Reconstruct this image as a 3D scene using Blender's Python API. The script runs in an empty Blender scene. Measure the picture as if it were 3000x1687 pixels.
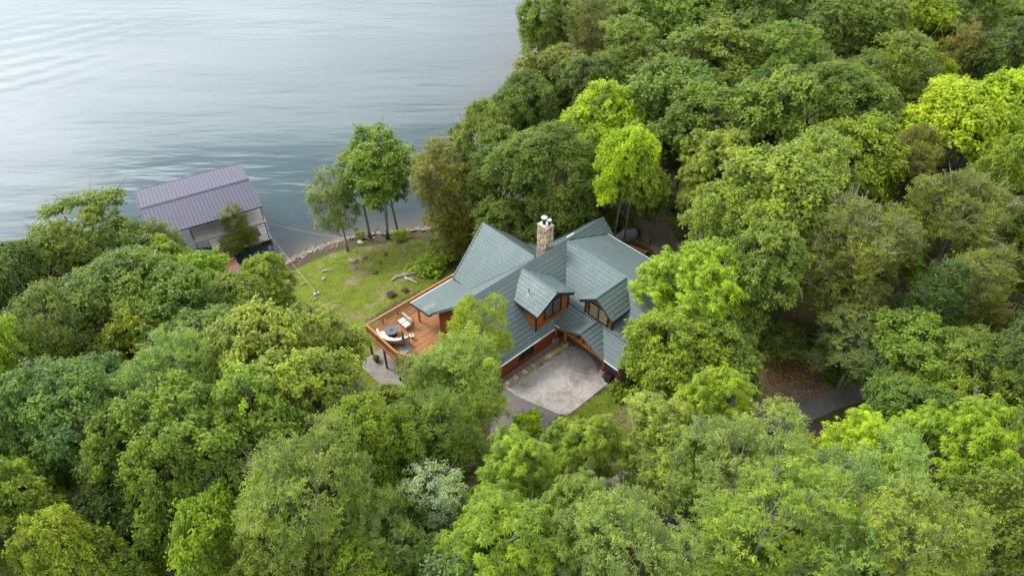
import bpy, math, random
import numpy as np
from mathutils import Vector, Matrix

random.seed(7)
RNG = np.random.default_rng(7)
SC = bpy.context.scene
COL = SC.collection

# ------------------------------------------------------------------ camera
F_PX, PITCH, CAM_H = 2027.0, math.radians(42.0), 48.0
cam_d = bpy.data.cameras.new("camera"); cam = bpy.data.objects.new("camera", cam_d); COL.objects.link(cam)
cam.location = (0, 0, CAM_H); cam.rotation_euler = (math.pi/2 - PITCH, 0, 0)
cam_d.sensor_width = 36.0; cam_d.lens = 36.0*F_PX/3000.0; cam_d.clip_end = 8000; cam_d.clip_start = 0.5
SC.camera = cam

# ------------------------------------------------------------------ sky, sun, exposure
SUN_AZ, SUN_EL = math.radians(-58), math.radians(48)      # azimuth from +Y towards +X
sun_dir = Vector((math.sin(SUN_AZ)*math.cos(SUN_EL), math.cos(SUN_AZ)*math.cos(SUN_EL), math.sin(SUN_EL)))
world = bpy.data.worlds.new("World"); SC.world = world; world.use_nodes = True
wn, wl = world.node_tree.nodes, world.node_tree.links
wn.clear()
def W(t, **kw):
    n = wn.new(t)
    for k, v in kw.items(): setattr(n, k, v)
    return n
def wmath(op, a, b=None, clamp=False):
    n = W("ShaderNodeMath", operation=op, use_clamp=clamp)
    for i, x in enumerate((a, b)):
        if x is None: continue
        if isinstance(x, (int, float)): n.inputs[i].default_value = x
        else: wl.new(x, n.inputs[i])
    return n.outputs[0]
sky = W("ShaderNodeTexSky", sky_type='NISHITA', sun_disc=False, sun_elevation=SUN_EL, sun_rotation=SUN_AZ)
sky.altitude = 300; sky.dust_density = 2.0
tc = W("ShaderNodeTexCoord"); sep = W("ShaderNodeSeparateXYZ"); wl.new(tc.outputs["Generated"], sep.inputs[0])
nz = W("ShaderNodeTexNoise"); nz.inputs["Scale"].default_value = 2.2; nz.inputs["Detail"].default_value = 7; nz.inputs["Roughness"].default_value = 0.55
mp = W("ShaderNodeMapping"); mp.inputs["Scale"].default_value = (1.0, 1.0, 3.2); mp.inputs["Rotation"].default_value = (0.0, 0.12, 0.4)
wl.new(tc.outputs["Generated"], mp.inputs[0]); wl.new(mp.outputs[0], nz.inputs["Vector"])
# cloud bank: bright veil low in the sky, greyer higher up, soft ragged edge
el = wmath('ADD', sep.outputs[2], wmath('MULTIPLY', wmath('SUBTRACT', nz.outputs[0], 0.5), 0.36))
bank = W("ShaderNodeMapRange", interpolation_type='SMOOTHSTEP'); wl.new(el, bank.inputs[0])
bank.inputs[1].default_value = 0.47; bank.inputs[2].default_value = 0.51; bank.inputs[3].default_value = 1.0; bank.inputs[4].default_value = 0.0
dotn = W("ShaderNodeVectorMath", operation='DOT_PRODUCT'); wl.new(tc.outputs["Generated"], dotn.inputs[0]); dotn.inputs[1].default_value = Vector((math.sin(SUN_AZ)*0.9, math.cos(SUN_AZ)*0.9, 0.45))
glow = wmath('POWER', wmath('MAXIMUM', dotn.outputs["Value"], 0.0), 4.0)
cmix = W("ShaderNodeMixRGB"); wl.new(bank.outputs[0], cmix.inputs[0])
cmix.inputs[1].default_value = (6.3, 6.6, 7.0, 1)
lowc = W("ShaderNodeMapRange", interpolation_type='SMOOTHSTEP'); wl.new(el, lowc.inputs[0])   # the veil greys again towards the horizon
lowc.inputs[1].default_value = 0.22; lowc.inputs[2].default_value = 0.44; lowc.inputs[3].default_value = 0.0; lowc.inputs[4].default_value = 1.0
lmix = W("ShaderNodeMixRGB"); wl.new(lowc.outputs[0], lmix.inputs[0]); lmix.inputs[1].default_value = (9.0, 9.2, 9.6, 1); lmix.inputs[2].default_value = (17.8, 17.5, 17.6, 1); wl.new(lmix.outputs[0], cmix.inputs[2])
gl = W("ShaderNodeMixRGB", blend_type='MULTIPLY'); gl.inputs[0].default_value = 1.0
wl.new(cmix.outputs[0], gl.inputs[1])
gv = wmath('ADD', 0.82, wmath('MULTIPLY', glow, 1.0))
gc = W("ShaderNodeCombineXYZ")
for i in range(3): wl.new(gv, gc.inputs[i])
wl.new(gc.outputs[0], gl.inputs[2])
smix = W("ShaderNodeMixRGB"); smix.inputs[0].default_value = 0.9
wl.new(sky.outputs[0], smix.inputs[1]); wl.new(gl.outputs[0], smix.inputs[2])
bg = W("ShaderNodeBackground"); bg.inputs[1].default_value = 0.1; wl.new(smix.outputs[0], bg.inputs[0])
wo = W("ShaderNodeOutputWorld"); wl.new(bg.outputs[0], wo.inputs[0])

sd = bpy.data.lights.new("sun", 'SUN'); so = bpy.data.objects.new("sun", sd); COL.objects.link(so)
sd.energy = 1.25; sd.angle = math.radians(18); sd.color = (1.0, 0.96, 0.88)
so.rotation_euler = sun_dir.to_track_quat('Z', 'Y').to_euler(); so.location = (0, 0, 90)

SC.view_settings.view_transform = 'Standard'; SC.view_settings.look = 'None'
SC.view_settings.gamma = 1.0; SC.view_settings.exposure = 1.30; SC.view_settings.use_curve_mapping = False
cy = SC.cycles
cy.use_denoising = True; cy.max_bounces = 8; cy.diffuse_bounces = 5; cy.glossy_bounces = 2
cy.transmission_bounces = 3; cy.transparent_max_bounces = 6; cy.caustics_reflective = False; cy.caustics_refractive = False

# ------------------------------------------------------------------ photo pixel -> place
def ray(x, y):
    a = (x-1500)/F_PX; b = (843.5-y)/F_PX; c, s = math.cos(PITCH), math.sin(PITCH)
    return np.array([a, c+b*s, -s+b*c])
def un(x, y, z):
    d = ray(x, y); t = (z-CAM_H)/d[2]
    return np.array([0, 0, CAM_H])+t*d
def pj(p):
    x, y, z = p[0], p[1], p[2]-CAM_H; c, s = math.cos(PITCH), math.sin(PITCH)
    dp = y*c-z*s
    return 1500+F_PX*x/dp, 843.5-F_PX*(y*s+z*c)/dp, dp
DK = 3000/2576.0

# ------------------------------------------------------------------ mesh helpers
class MB:
    def __init__(s): s.v = []; s.f = []; s.a = []
    def add(s, vs, fs, var=0.5):
        o = len(s.v); s.v += [tuple(p) for p in vs]; s.f += [tuple(i+o for i in f) for f in fs]; s.a += [var]*len(fs)
    def quad(s, a, b, c, d, var=.5): s.add((a, b, c, d), ((0, 1, 2, 3),), var)
    def box(s, c, sz, rz=0.0, var=.5, taper=1.0):
        hx, hy, hz = sz[0]/2, sz[1]/2, sz[2]/2; cs, sn = math.cos(rz), math.sin(rz); vs = []
        for z, k in ((-hz, 1.0), (hz, taper)):
            for x, y in ((-hx, -hy), (hx, -hy), (hx, hy), (-hx, hy)):
                x *= k; y *= k
                vs.append((c[0]+x*cs-y*sn, c[1]+x*sn+y*cs, c[2]+z))
        s.add(vs, ((3, 2, 1, 0), (4, 5, 6, 7), (0, 1, 5, 4), (1, 2, 6, 5), (2, 3, 7, 6), (3, 0, 4, 7)), var)
    def beam(s, p0, p1, w, h, up=(0, 0, 1), var=.5):
        p0, p1 = Vector(p0), Vector(p1); d = (p1-p0).normalized(); up = Vector(up)
        x = d.cross(up)
        if x.length < 1e-4: x = d.cross(Vector((1, 0, 0)))
        x.normalize(); y = x.cross(d).normalized(); vs = []
        for p in (p0, p1):
            for a, b in ((-1, -1), (1, -1), (1, 1), (-1, 1)): vs.append(p+x*(a*w/2)+y*(b*h/2))
        s.add(vs, ((3, 2, 1, 0), (4, 5, 6, 7), (0, 1, 5, 4), (1, 2, 6, 5), (2, 3, 7, 6), (3, 0, 4, 7)), var)
    def tube(s, pts, rad, n=6, cap=True, var=.5):
        pts = [Vector(p) for p in pts]; vs = []; fs = []
        ref = Vector((0.13, 0.31, 0.94))
        for i, p in enumerate(pts):
            d = (pts[min(i+1, len(pts)-1)]-pts[max(i-1, 0)]).normalized()
            x = d.cross(ref if abs(d.dot(ref)) < .95 else Vector((1, 0, 0))).normalized(); y = d.cross(x)
            r = rad[i] if isinstance(rad, (list, tuple)) else rad
            for k in range(n):
                a = 2*math.pi*k/n; vs.append(p+x*(math.cos(a)*r)+y*(math.sin(a)*r))
        for i in range(len(pts)-1):
            for k in range(n):
                fs.append((i*n+k, i*n+(k+1) % n, (i+1)*n+(k+1) % n, (i+1)*n+k))
        if cap:
            fs.append(tuple(range(n-1, -1, -1))); fs.append(tuple((len(pts)-1)*n+k for k in range(n)))
        s.add(vs, fs, var)
    def prism(s, poly, dz=None, off=None, var=.5):
        """closed extrusion of a 3-D polygon by vector off"""
        off = Vector(off) if off is not None else Vector((0, 0, dz)); n = len(poly)
        vs = [Vector(p) for p in poly]+[Vector(p)+off for p in poly]
        fs = [tuple(range(n-1, -1, -1)), tuple(range(n, 2*n))]+[(i, (i+1) % n, n+(i+1) % n, n+i) for i in range(n)]
        s.add(vs, fs, var)
    def lathe(s, prof, c=(0, 0, 0), n=20, var=.5):
        vs = []; fs = []; m = len(prof)
        for r, z in prof:
            for k in range(n):
                a = 2*math.pi*k/n; vs.append((c[0]+r*math.cos(a), c[1]+r*math.sin(a), c[2]+z))
        for i in range(m-1):
            for k in range(n): fs.append((i*n+k, i*n+(k+1) % n, (i+1)*n+(k+1) % n, (i+1)*n+k))
        fs.append(tuple(range(n-1, -1, -1))); fs.append(tuple((m-1)*n+k for k in range(n)))
        s.add(vs, fs, var)
    def mesh(s, name, mat):
        me = bpy.data.meshes.new(name); me.from_pydata(s.v, [], s.f); me.update()
        at = me.attributes.new("var", 'FLOAT', 'FACE'); at.data.foreach_set("value", np.array(s.a, dtype=np.float32))
        if mat: me.materials.append(mat)
        return me
    def build(s, name, mat, parent=None, smooth=False):
        me = s.mesh(name, mat)
        if smooth: me.shade_smooth()
        return link(name, me, parent)
def link(name, data, parent=None, loc=None, rz=None):
    o = bpy.data.objects.new(name, data); COL.objects.link(o)
    if parent is not None: o.parent = parent
    if loc is not None: o.location = loc
    if rz is not None: o.rotation_euler = (0, 0, rz)
    return o
def tag(o, label=None, cat=None, group=None, kind=None):
    if label: o["label"] = label
    if cat: o["category"] = cat
    if group: o["group"] = group
    if kind: o["kind"] = kind
    return o
def thing(name, label, cat, loc=(0, 0, 0), rz=0.0, group=None):
    return tag(link(name, None, None, loc, rz), label, cat, group)
def np_mesh(name, verts, faces, mat=None, attrs=None):
    """quads (n,4) or tris from numpy, fast"""
    me = bpy.data.meshes.new(name); k = faces.shape[1]
    me.vertices.add(len(verts)); me.vertices.foreach_set("co", verts.astype(np.float32).ravel())
    me.loops.add(faces.size); me.loops.foreach_set("vertex_index", faces.astype(np.int32).ravel())
    me.polygons.add(len(faces)); me.polygons.foreach_set("loop_start", np.arange(0, faces.size, k, dtype=np.int32))
    me.polygons.foreach_set("loop_total", np.full(len(faces), k, dtype=np.int32))
    for nm, dom, arr in (attrs or []):
        a = me.attributes.new(nm, 'FLOAT', dom); a.data.foreach_set("value", arr.astype(np.float32))
    if mat: me.materials.append(mat)
    me.update(); me.validate()
    return me

# ------------------------------------------------------------------ materials
class NT:
    def __init__(s, name):
        s.m = bpy.data.materials.new(name); s.m.use_nodes = True; s.t = s.m.node_tree; s.t.nodes.clear()
        s.out = s.n("ShaderNodeOutputMaterial")
    def n(s, t, ins=None, **kw):
        n = s.t.nodes.new(t)
        for k, v in kw.items(): setattr(n, k, v)
        for k, v in (ins or {}).items(): s.put(n.inputs[k], v)
        return n
    def put(s, inp, v):
        if isinstance(v, bpy.types.NodeSocket): s.t.links.new(v, inp)
        else:
            if isinstance(v, tuple) and len(v) == 3 and inp.type == 'RGBA': v = v+(1,)
            inp.default_value = v
    def noise(s, scale, detail=4, rough=.55, vec=None, dist=0.0):
        n = s.n("ShaderNodeTexNoise", {"Scale": scale, "Detail": detail, "Roughness": rough, "Distortion": dist})
        if vec is not None: s.put(n.inputs["Vector"], vec)
        return n.outputs[0]
    def math(s, op, a, b=0.0, clamp=False):
        n = s.n("ShaderNodeMath", operation=op, use_clamp=clamp); s.put(n.inputs[0], a); s.put(n.inputs[1], b); return n.outputs[0]
    def mix(s, f, a, b, mode='MIX'):
        n = s.n("ShaderNodeMixRGB", blend_type=mode); s.put(n.inputs[0], f); s.put(n.inputs[1], a); s.put(n.inputs[2], b); return n.outputs[0]
    def rng(s, v, a, b, c=0.0, d=1.0, smooth=True):
        n = s.n("ShaderNodeMapRange", {0: v, 1: a, 2: b, 3: c, 4: d}); n.interpolation_type = 'SMOOTHSTEP' if smooth else 'LINEAR'; return n.outputs[0]
    def attr(s, name, typ='GEOMETRY'): return s.n("ShaderNodeAttribute", attribute_name=name, attribute_type=typ)
    def pos(s): return s.n("ShaderNodeNewGeometry").outputs["Position"]
    def obj(s): return s.n("ShaderNodeTexCoord").outputs["Object"]
    def mapv(s, vec, scale=(1, 1, 1), rot=(0, 0, 0)):
        return s.n("ShaderNodeMapping", {"Vector": vec, "Scale": scale, "Rotation": rot}).outputs[0]
    def bump(s, h, strength=.3, dist=.02):
        return s.n("ShaderNodeBump", {"Height": h, "Strength": strength, "Distance": dist}).outputs[0]
    def bsdf(s, col, rough=.6, metal=0.0, spec=.4, normal=None, **kw):
        b = s.n("ShaderNodeBsdfPrincipled", {"Base Color": col, "Roughness": rough, "Metallic": metal, "Specular IOR Level": spec})
        for k, v in kw.items(): s.put(b.inputs[k.replace('_', ' ')], v)
        if normal is not None: s.put(b.inputs["Normal"], normal)
        return b.outputs[0]
    def done(s, sh): s.t.links.new(sh, s.out.inputs[0]); return s.m

def plain(name, col, rough=.6, metal=0.0, vary=.12, scale=3.0, spec=.4, bump=0.0, dirt=None):
    t = NT(name); nz = t.noise(scale, 5, .6, t.obj())
    c = t.mix(1.0, col, t.mix(nz, (1-vary*1.6,)*3, (1+vary*1.2,)*3), 'MULTIPLY')
    if dirt: c = t.mix(t.rng(t.noise(scale*.5, 6, .65, t.obj()), .5, .72, 0, .7), c, dirt)
    return t.done(t.bsdf(c, rough, metal, spec, t.bump(nz, bump, .02) if bump else None))

def wood(name, col, dark, scale=(1.2, 9, 9), rough=.6):
    t = NT(name); o = t.obj(); oi = t.n("ShaderNodeObjectInfo").outputs["Random"]
    v = t.n("ShaderNodeVectorMath", {0: o}, operation='ADD'); t.put(v.inputs[1], t.n("ShaderNodeCombineXYZ", {0: t.math('MULTIPLY', oi, 37.0), 1: t.math('MULTIPLY', oi, 11.0)}).outputs[0])
    g = t.noise(1.0, 5, .6, t.mapv(v.outputs[0], scale))
    c = t.mix(t.rng(g, .35, .7), col, dark)
    c = t.mix(1.0, c, t.mix(oi, (.82, .82, .82), (1.15, 1.12, 1.1)), 'MULTIPLY')
    c = t.mix(t.rng(t.noise(.7, 4, .6, v.outputs[0]), .55, .75, 0, .35), c, tuple(x*.55 for x in dark))
    return t.done(t.bsdf(c, rough, 0, .3, t.bump(g, .25, .01)))

M = {}
def roof_mat():
    t = NT("roof_shingle_green"); o = t.obj(); va = t.attr("var").outputs["Fac"]
    c = t.mix(va, (.086, .122, .124), (.128, .172, .173)); c = t.mix(t.math('LESS_THAN', va, .12), c, (.012, .016, .017))  # risers near black: shadow line under each course painted into the colour
    st = t.noise(.55, 5, .62, t.mapv(o, (1, 1, .4)))
    c = t.mix(t.rng(st, .50, .75, 0, .35), c, (.165, .198, .198))
    c = t.mix(t.rng(t.noise(1.7, 6, .7, o), .6, .8, 0, .4), c, (.09, .10, .07))
    return t.done(t.bsdf(c, t.rng(st, .3, .7, .45, .62), .1, .45, t.bump(t.noise(40, 3, .6, o), .12, .01)))
M['roof'] = roof_mat()
M['trim'] = plain("dark_trim", (.028, .027, .03), .55, vary=.2)
M['ridge'] = plain("ridge_green", (.145, .182, .184), .5, .2, .12)
M['white'] = plain("white_paint", (.74, .73, .71), .5, vary=.06)
M['cedar_wall'] = wood("cedar_siding", (.42, .135, .026), (.27, .075, .016), (.6, .6, 14))
M['red_wall'] = wood("stained_siding", (.30, .082, .028), (.17, .045, .018), (.6, .6, 14))
M['log'] = wood("orange_log", (.48, .14, .030), (.30, .075, .018), (6, 6, 1.0))
M['deckwood'] = wood("deck_board_stain", (.42, .200, .080), (.30, .125, .047), (1.0, 8, 8))
M['railwood'] = wood("rail_stain", (.49, .240, .080), (.36, .155, .048), (5, 5, 1.5))
M['post'] = wood("brown_post", (.15, .075, .038), (.08, .042, .024), (6, 6, 1.2))
M['glass'] = NT("window_glass"); M['glass'] = M['glass'].done(M['glass'].bsdf((.03, .034, .036), .08, 0, .6))
M['blind'] = plain("window_blind", (.33, .27, .15), .5, vary=.15)
M['metal_grey'] = plain("galvanised", (.42, .43, .44), .38, .6, .1)
M['steel_dark'] = plain("dark_steel", (.05, .05, .055), .45, .5)
M['bronze'] = plain("bronze_frame", (.045, .032, .026), .45, .3)
M['cushion'] = plain("cream_cushion", (.70, .63, .52), .9, vary=.07, scale=6, bump=.2)
M['slate'] = plain("slate_tabletop", (.105, .112, .135), .5, vary=.22, scale=14)
M['canvas'] = plain("grey_canvas", (.12, .11, .11), .85, vary=.15, scale=7)
M['canvas_light'] = plain("pale_canvas", (.46, .43, .40), .85)
M['mat_grey'] = plain("grey_plastic", (.30, .30, .34), .6, vary=.1)
M['bin'] = plain("bin_plastic", (.022, .024, .028), .45)
M['terracotta'] = plain("dark_pot", (.07, .055, .045), .6)
M['dockroof'] = plain("purple_grey_roof", (.068, .068, .112), .55, 0.0, .1, 1.2)
M['dockrib'] = plain("roof_rib", (.045, .042, .062), .5, 0.0)
M['dockply'] = plain("weathered_plywood", (.42, .40, .375), .8, vary=.14, scale=1.6, dirt=(.30, .27, .23))
M['gang'] = wood("gangway_board", (.26, .13, .085), (.16, .085, .06), (2, 2, 2))
M['drift'] = plain("bleached_wood", (.47, .43, .38), .85, vary=.2, scale=6)
M['drift_brown'] = plain("rotting_wood", (.16, .105, .075), .9, vary=.3, scale=6)
M['cover'] = plain("grey_cover", (.30, .295, .31), .75, vary=.16, scale=2.5)
M['rubber'] = plain("rubber", (.018, .018, .02), .7)
M['rope'] = plain("pale_cable", (.62, .62, .60), .6)
M['bark'] = None
def stone_mat(name, cols):
    t = NT(name); oi = t.n("ShaderNodeObjectInfo").outputs["Random"]; o = t.obj()
    r = t.n("ShaderNodeValToRGB"); t.put(r.inputs[0], oi); cr = r.color_ramp; cr.interpolation = 'CONSTANT'
    for i, c in enumerate(cols):
        e = cr.elements[i] if i < 2 else cr.elements.new(i/len(cols))
        e.position = i/len(cols); e.color = c+(1,)
    nz = t.noise(7, 6, .65, t.pos())
    c = t.mix(1.0, r.outputs[0], t.mix(nz, (.62, .6, .58), (1.35, 1.33, 1.3)), 'MULTIPLY')
    return t.done(t.bsdf(c, .85, 0, .25, t.bump(nz, .6, .03)))
M['stone'] = stone_mat("field_stone", [(.46, .36, .27), (.36, .27, .20), (.52, .44, .36), (.30, .21, .15), (.55, .48, .40), (.40, .33, .28), (.22, .16, .12), (.48, .38, .26)])
M['wallstone'] = stone_mat("ledge_stone", [(.40, .33, .20), (.50, .43, .30), (.30, .24, .15), (.45, .36, .20), (.56, .50, .40)])
M['rock'] = stone_mat("lawn_rock", [(.36, .33, .30), (.28, .24, .22), (.42, .38, .34)])
M['mortar'] = plain("mortar", (.33, .28, .23), .95, vary=.2, scale=8)
def bark_mat():
    t = NT("bark"); o = t.obj(); g = t.noise(3.0, 6, .65, t.mapv(o, (3, 3, .5))); oc = t.n("ShaderNodeObjectInfo").outputs["Color"]
    c = t.mix(t.rng(g, .35, .68), t.mix(1, oc, (.55, .55, .55), 'MULTIPLY'), oc)
    return t.done(t.bsdf(c, .9, 0, .2, t.bump(g, .8, .05)))
M['bark'] = bark_mat()
def leaf_mat(name="leaves"):
    t = NT(name); oc = t.n("ShaderNodeObjectInfo").outputs["Color"]
    lv = t.attr("leafvar").outputs["Fac"]; cv = t.attr("clumpvar").outputs["Fac"]
    a = t.mix(lv, (.62, .66, .70), (1.34, 1.32, 1.05)); b = t.mix(cv, (.66, .74, .92), (1.30, 1.24, .86))
    c = t.mix(1, t.mix(1, oc, a, 'MULTIPLY'), b, 'MULTIPLY')
    p = t.bsdf(c, .55, 0, .16)
    tr = t.n("ShaderNodeBsdfTranslucent", {"Color": t.mix(1, c, (.92, 1.02, .40), 'MULTIPLY')}).outputs[0]
    return t.done(t.n("ShaderNodeAddShader", {0: p, 1: tr}).outputs[0])
M['leaf'] = leaf_mat()

# ------------------------------------------------------------------ terrain
LAKE = -8.0
SHORE = np.array([(-900, -60), (-160, 45), (-90, 55), (-60, 58.8), (-45.3, 61.8), (-36, 62.4), (-32.4, 63.5), (-28.5, 67.3), (-26.3, 69.3), (-22.4, 71.8), (-19.8, 72.7), (-16.3, 73.3),
                  (-11.9, 73.9), (-9.3, 76.3), (-4.1, 90.2), (-1.2, 106.3), (6.8, 136), (11.5, 159), (40, 260), (300, 1400), (600, 3000)], float)
LANDP = np.vstack([SHORE, [(3000, 3000), (3000, -1200), (-900, -1200)]])
def seg_dist(P, a, b):
    d = b-a; t = np.clip(((P-a)@d)/(d@d), 0, 1); return np.hypot(*(P-(a+t[:, None]*d)).T)
def inside(P, poly):
    x, y = P[:, 0], P[:, 1]; r = np.zeros(len(P), bool); n = len(poly)
    for i in range(n):
        (x1, y1), (x2, y2) = poly[i], poly[(i+1) % n]
        c = ((y1 > y) != (y2 > y)); xx = (x2-x1)*(y-y1)/((y2-y1) if y2 != y1 else 1e-9)+x1
        r ^= c & (x < xx)
    return r
def sdist(P):
    d = np.min([seg_dist(P, SHORE[i], SHORE[i+1]) for i in range(len(SHORE)-1)], axis=0)
    return np.where(inside(P, LANDP), d, -d)
def vnoise(P, sc, seed):
    r = np.random.default_rng(seed); out = np.zeros(len(P))
    for k in range(7):
        a = r.uniform(0, 6.28); f = r.uniform(.6, 1.9)/sc; out += np.sin(P[:, 0]*f*math.cos(a)*6.28+P[:, 1]*f*math.sin(a)*6.28+r.uniform(0, 6.28))
    return out/4.0
# house frame
H_ANG = math.radians(43); HO = np.array([5.257, 52.531]); HU = np.array([math.cos(H_ANG), math.sin(H_ANG)]); HV = np.array([math.sin(H_ANG), -math.cos(H_ANG)])
def uvw(u, v): return HO+u*HU+v*HV
def smooth(x, a, b):
    t = np.clip((x-a)/(b-a), 0, 1); return t*t*(3-2*t)
def gpt(x, y): return un(x, y, 0.0)[:2]
DRIVE = [gpt(*p) for p in ((1520, 1190), (1500, 1290), (1570, 1375), (1720, 1400), (1900, 1360), (2060, 1280), (2200, 1215), (2330, 1178), (2440, 1140), (2620, 1060), (2800, 960))]
DRIVE2 = [gpt(*p) for p in ((2215, 1205), (2190, 1110), (2165, 1000), (2140, 930), (2080, 850), (1990, 760), (1935, 705), (1900, 640))]
PADS = [(uvw(-9, 6), uvw(2, 10), 4, 9), (uvw(-3, 8), uvw(9, 4), 5, 9)]
PADS += [(DRIVE[i], DRIVE[i+1], 2.6, 8) for i in range(len(DRIVE)-1)]+[(DRIVE2[i], DRIVE2[i+1], 2.6, 6) for i in range(len(DRIVE2)-1)]
def height(P):
    P = np.atleast_2d(np.asarray(P, float)); s = sdist(P)
    h = np.interp(s, [-80, -25, -7, -2, 0, 1.2, 26, 36, 60, 140, 400], [-20, -14, -10.2, -8.6, -8.0, -7.55, -3.1, -0.1, .5, 4.5, 12])
    land = smooth(s, .5, 4)
    h = h+land*(vnoise(P, 14, 1)*.28+vnoise(P, 4, 2)*.07)+(1-land)*vnoise(P, 5, 5)*.05
    for a, b, r0, r1 in PADS:
        k = 1-smooth(seg_dist(P, np.asarray(a), np.asarray(b)), r0, r1); h = h*(1-k)+(-.03)*k
    k = 1-smooth(np.hypot(*(P-uvw(-18, -6.5)).T), 3.5, 7); h = h*(1-k)+(-3.12)*k
    return h
def hz(x, y): return float(height([(x, y)])[0])

def axis(a, b, step, lo, hi):
    mid = np.arange(a, b+.01, step); L = []; x = a; d = step
    while x > lo: d *= 1.5; x -= d; L.append(x)
    R = []; x = b; d = step
    while x < hi: d *= 1.5; x += d; R.append(x)
    return np.concatenate([L[::-1], mid, R])
def grid(xs, ys):
    X, Y = np.meshgrid(xs, ys); P = np.stack([X.ravel(), Y.ravel()], 1); nx, ny = len(xs), len(ys)
    i = (np.arange(ny-1)[:, None]*nx+np.arange(nx-1)[None, :]).ravel()
    return P, np.stack([i, i+1, i+nx+1, i+nx], 1)
xs = axis(-80, 105, 1.0, -2500, 2600); ys = axis(4, 175, 1.0, -1100, 2900)
P, FC = grid(xs, ys); Z = height(P)
LAWN = np.array([un(x, y, -5.5)[:2] for x, y in ((770, 790), (840, 770), (900, 735), (1000, 700), (1060, 690), (1240, 672), (1275, 700), (1300, 760), (1330, 800), (1220, 870), (1075, 960), (1080, 1010), (1000, 1000), (820, 960), (770, 900))])
LITTER = np.array([gpt(x, y) for x, y in ((2190, 1030), (2300, 1010), (2560, 1040), (2480, 1130), (2350, 1170), (2220, 1190), (2170, 1120))])
ISLE = np.array([gpt(x, y) for x, y in ((1830, 1110), (1950, 1120), (2060, 1150), (2080, 1250), (1800, 1330), (1660, 1300), (1640, 1220), (1720, 1160))])
def soft_mask(P, poly, w):
    d = np.min([seg_dist(P, poly[i], poly[(i+1) % len(poly)]) for i in range(len(poly))], axis=0); ins = inside(P, poly)
    return smooth(np.where(ins, d, -d), -w, w)
lawn = np.maximum(soft_mask(P, LAWN, 1.5), .75*soft_mask(P, ISLE, 1.0))
rear = 1-smooth(np.hypot(*(P-gpt(1890, 660)).T), 3.5, 7); lawn = np.maximum(lawn, rear*.55)
under = 1-smooth(np.hypot(*(P-uvw(-18.5, -8.5)).T), 4, 9); lawn = np.maximum(lawn, under*.9)
litter = soft_mask(P, LITTER, 1.0)
_s = sdist(P); beach = np.where(_s < 0, 1-smooth(-_s, 6, 16), (1-smooth(_s, .2, 1.5))*(1-.75*smooth(P[:, 0], -24, -17)))*(1-smooth(P[:, 1], 78, 84))
def ground_mat():
    t = NT("ground_soil_and_grass"); p = t.pos()
    n1 = t.noise(.35, 6, .6, p); n2 = t.noise(2.6, 6, .65, p); n3 = t.noise(9, 4, .6, p); n4 = t.noise(.9, 5, .6, p)
    soil = t.mix(t.rng(n2, .35, .7), (.075, .052, .036), (.14, .10, .072))
    moss = t.mix(t.rng(n3, .3, .7), (.050, .072, .018), (.095, .115, .03))
    forest = t.mix(t.rng(n1, .42, .62), soil, moss)
    g = t.mix(t.rng(n4, .32, .68), (.130, .182, .017), (.198, .238, .026))
    g = t.mix(t.rng(n3, .35, .75, 0, .45), g, (.075, .092, .02))
    bare = t.mix(n3, (.21, .15, .095), (.34, .26, .19))
    patch = t.math('MULTIPLY', t.rng(t.math('ADD', n1, t.math('MULTIPLY', t.math('SUBTRACT', n2, .5), .7)), .53, .64), .85)
    g = t.mix(patch, g, bare)
    c = t.mix(t.rng(t.math('ADD', t.attr("lawn").outputs["Fac"], t.math('MULTIPLY', t.math('SUBTRACT', n2, .5), .7)), .35, .65), forest, g)
    vo = t.n("ShaderNodeTexVoronoi", {"Scale": 6.5, "Vector": p, "Randomness": 1.0})
    lit = t.mix(t.n("ShaderNodeSeparateColor", {0: vo.outputs["Color"]}).outputs[0], (.12, .060, .036), (.37, .235, .15))
    c = t.mix(t.rng(t.math('ADD', t.attr("litter").outputs["Fac"], t.math('MULTIPLY', t.math('SUBTRACT', n2, .5), .6)), .35, .6), c, lit)
    sand = t.mix(n2, (.33, .235, .175), (.46, .35, .275))
    sand = t.mix(t.rng(n3, .55, .7, 0, .7), sand, (.22, .15, .105))
    c = t.mix(t.rng(t.math('ADD', t.attr("beach").outputs["Fac"], t.math('MULTIPLY', t.math('SUBTRACT', n2, .5), .8)), .45, .75), c, sand)
    return t.done(t.bsdf(c, .95, 0, .15, t.bump(t.math('ADD', n3, t.math('MULTIPLY', n2, 1.5)), .9, .12)))
gm = np_mesh("ground", np.column_stack([P, Z]), FC, ground_mat(), [("lawn", 'POINT', lawn), ("litter", 'POINT', litter), ("beach", 'POINT', beach)])
gm.shade_smooth(); tag(link("ground", gm), kind="structure")

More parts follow.
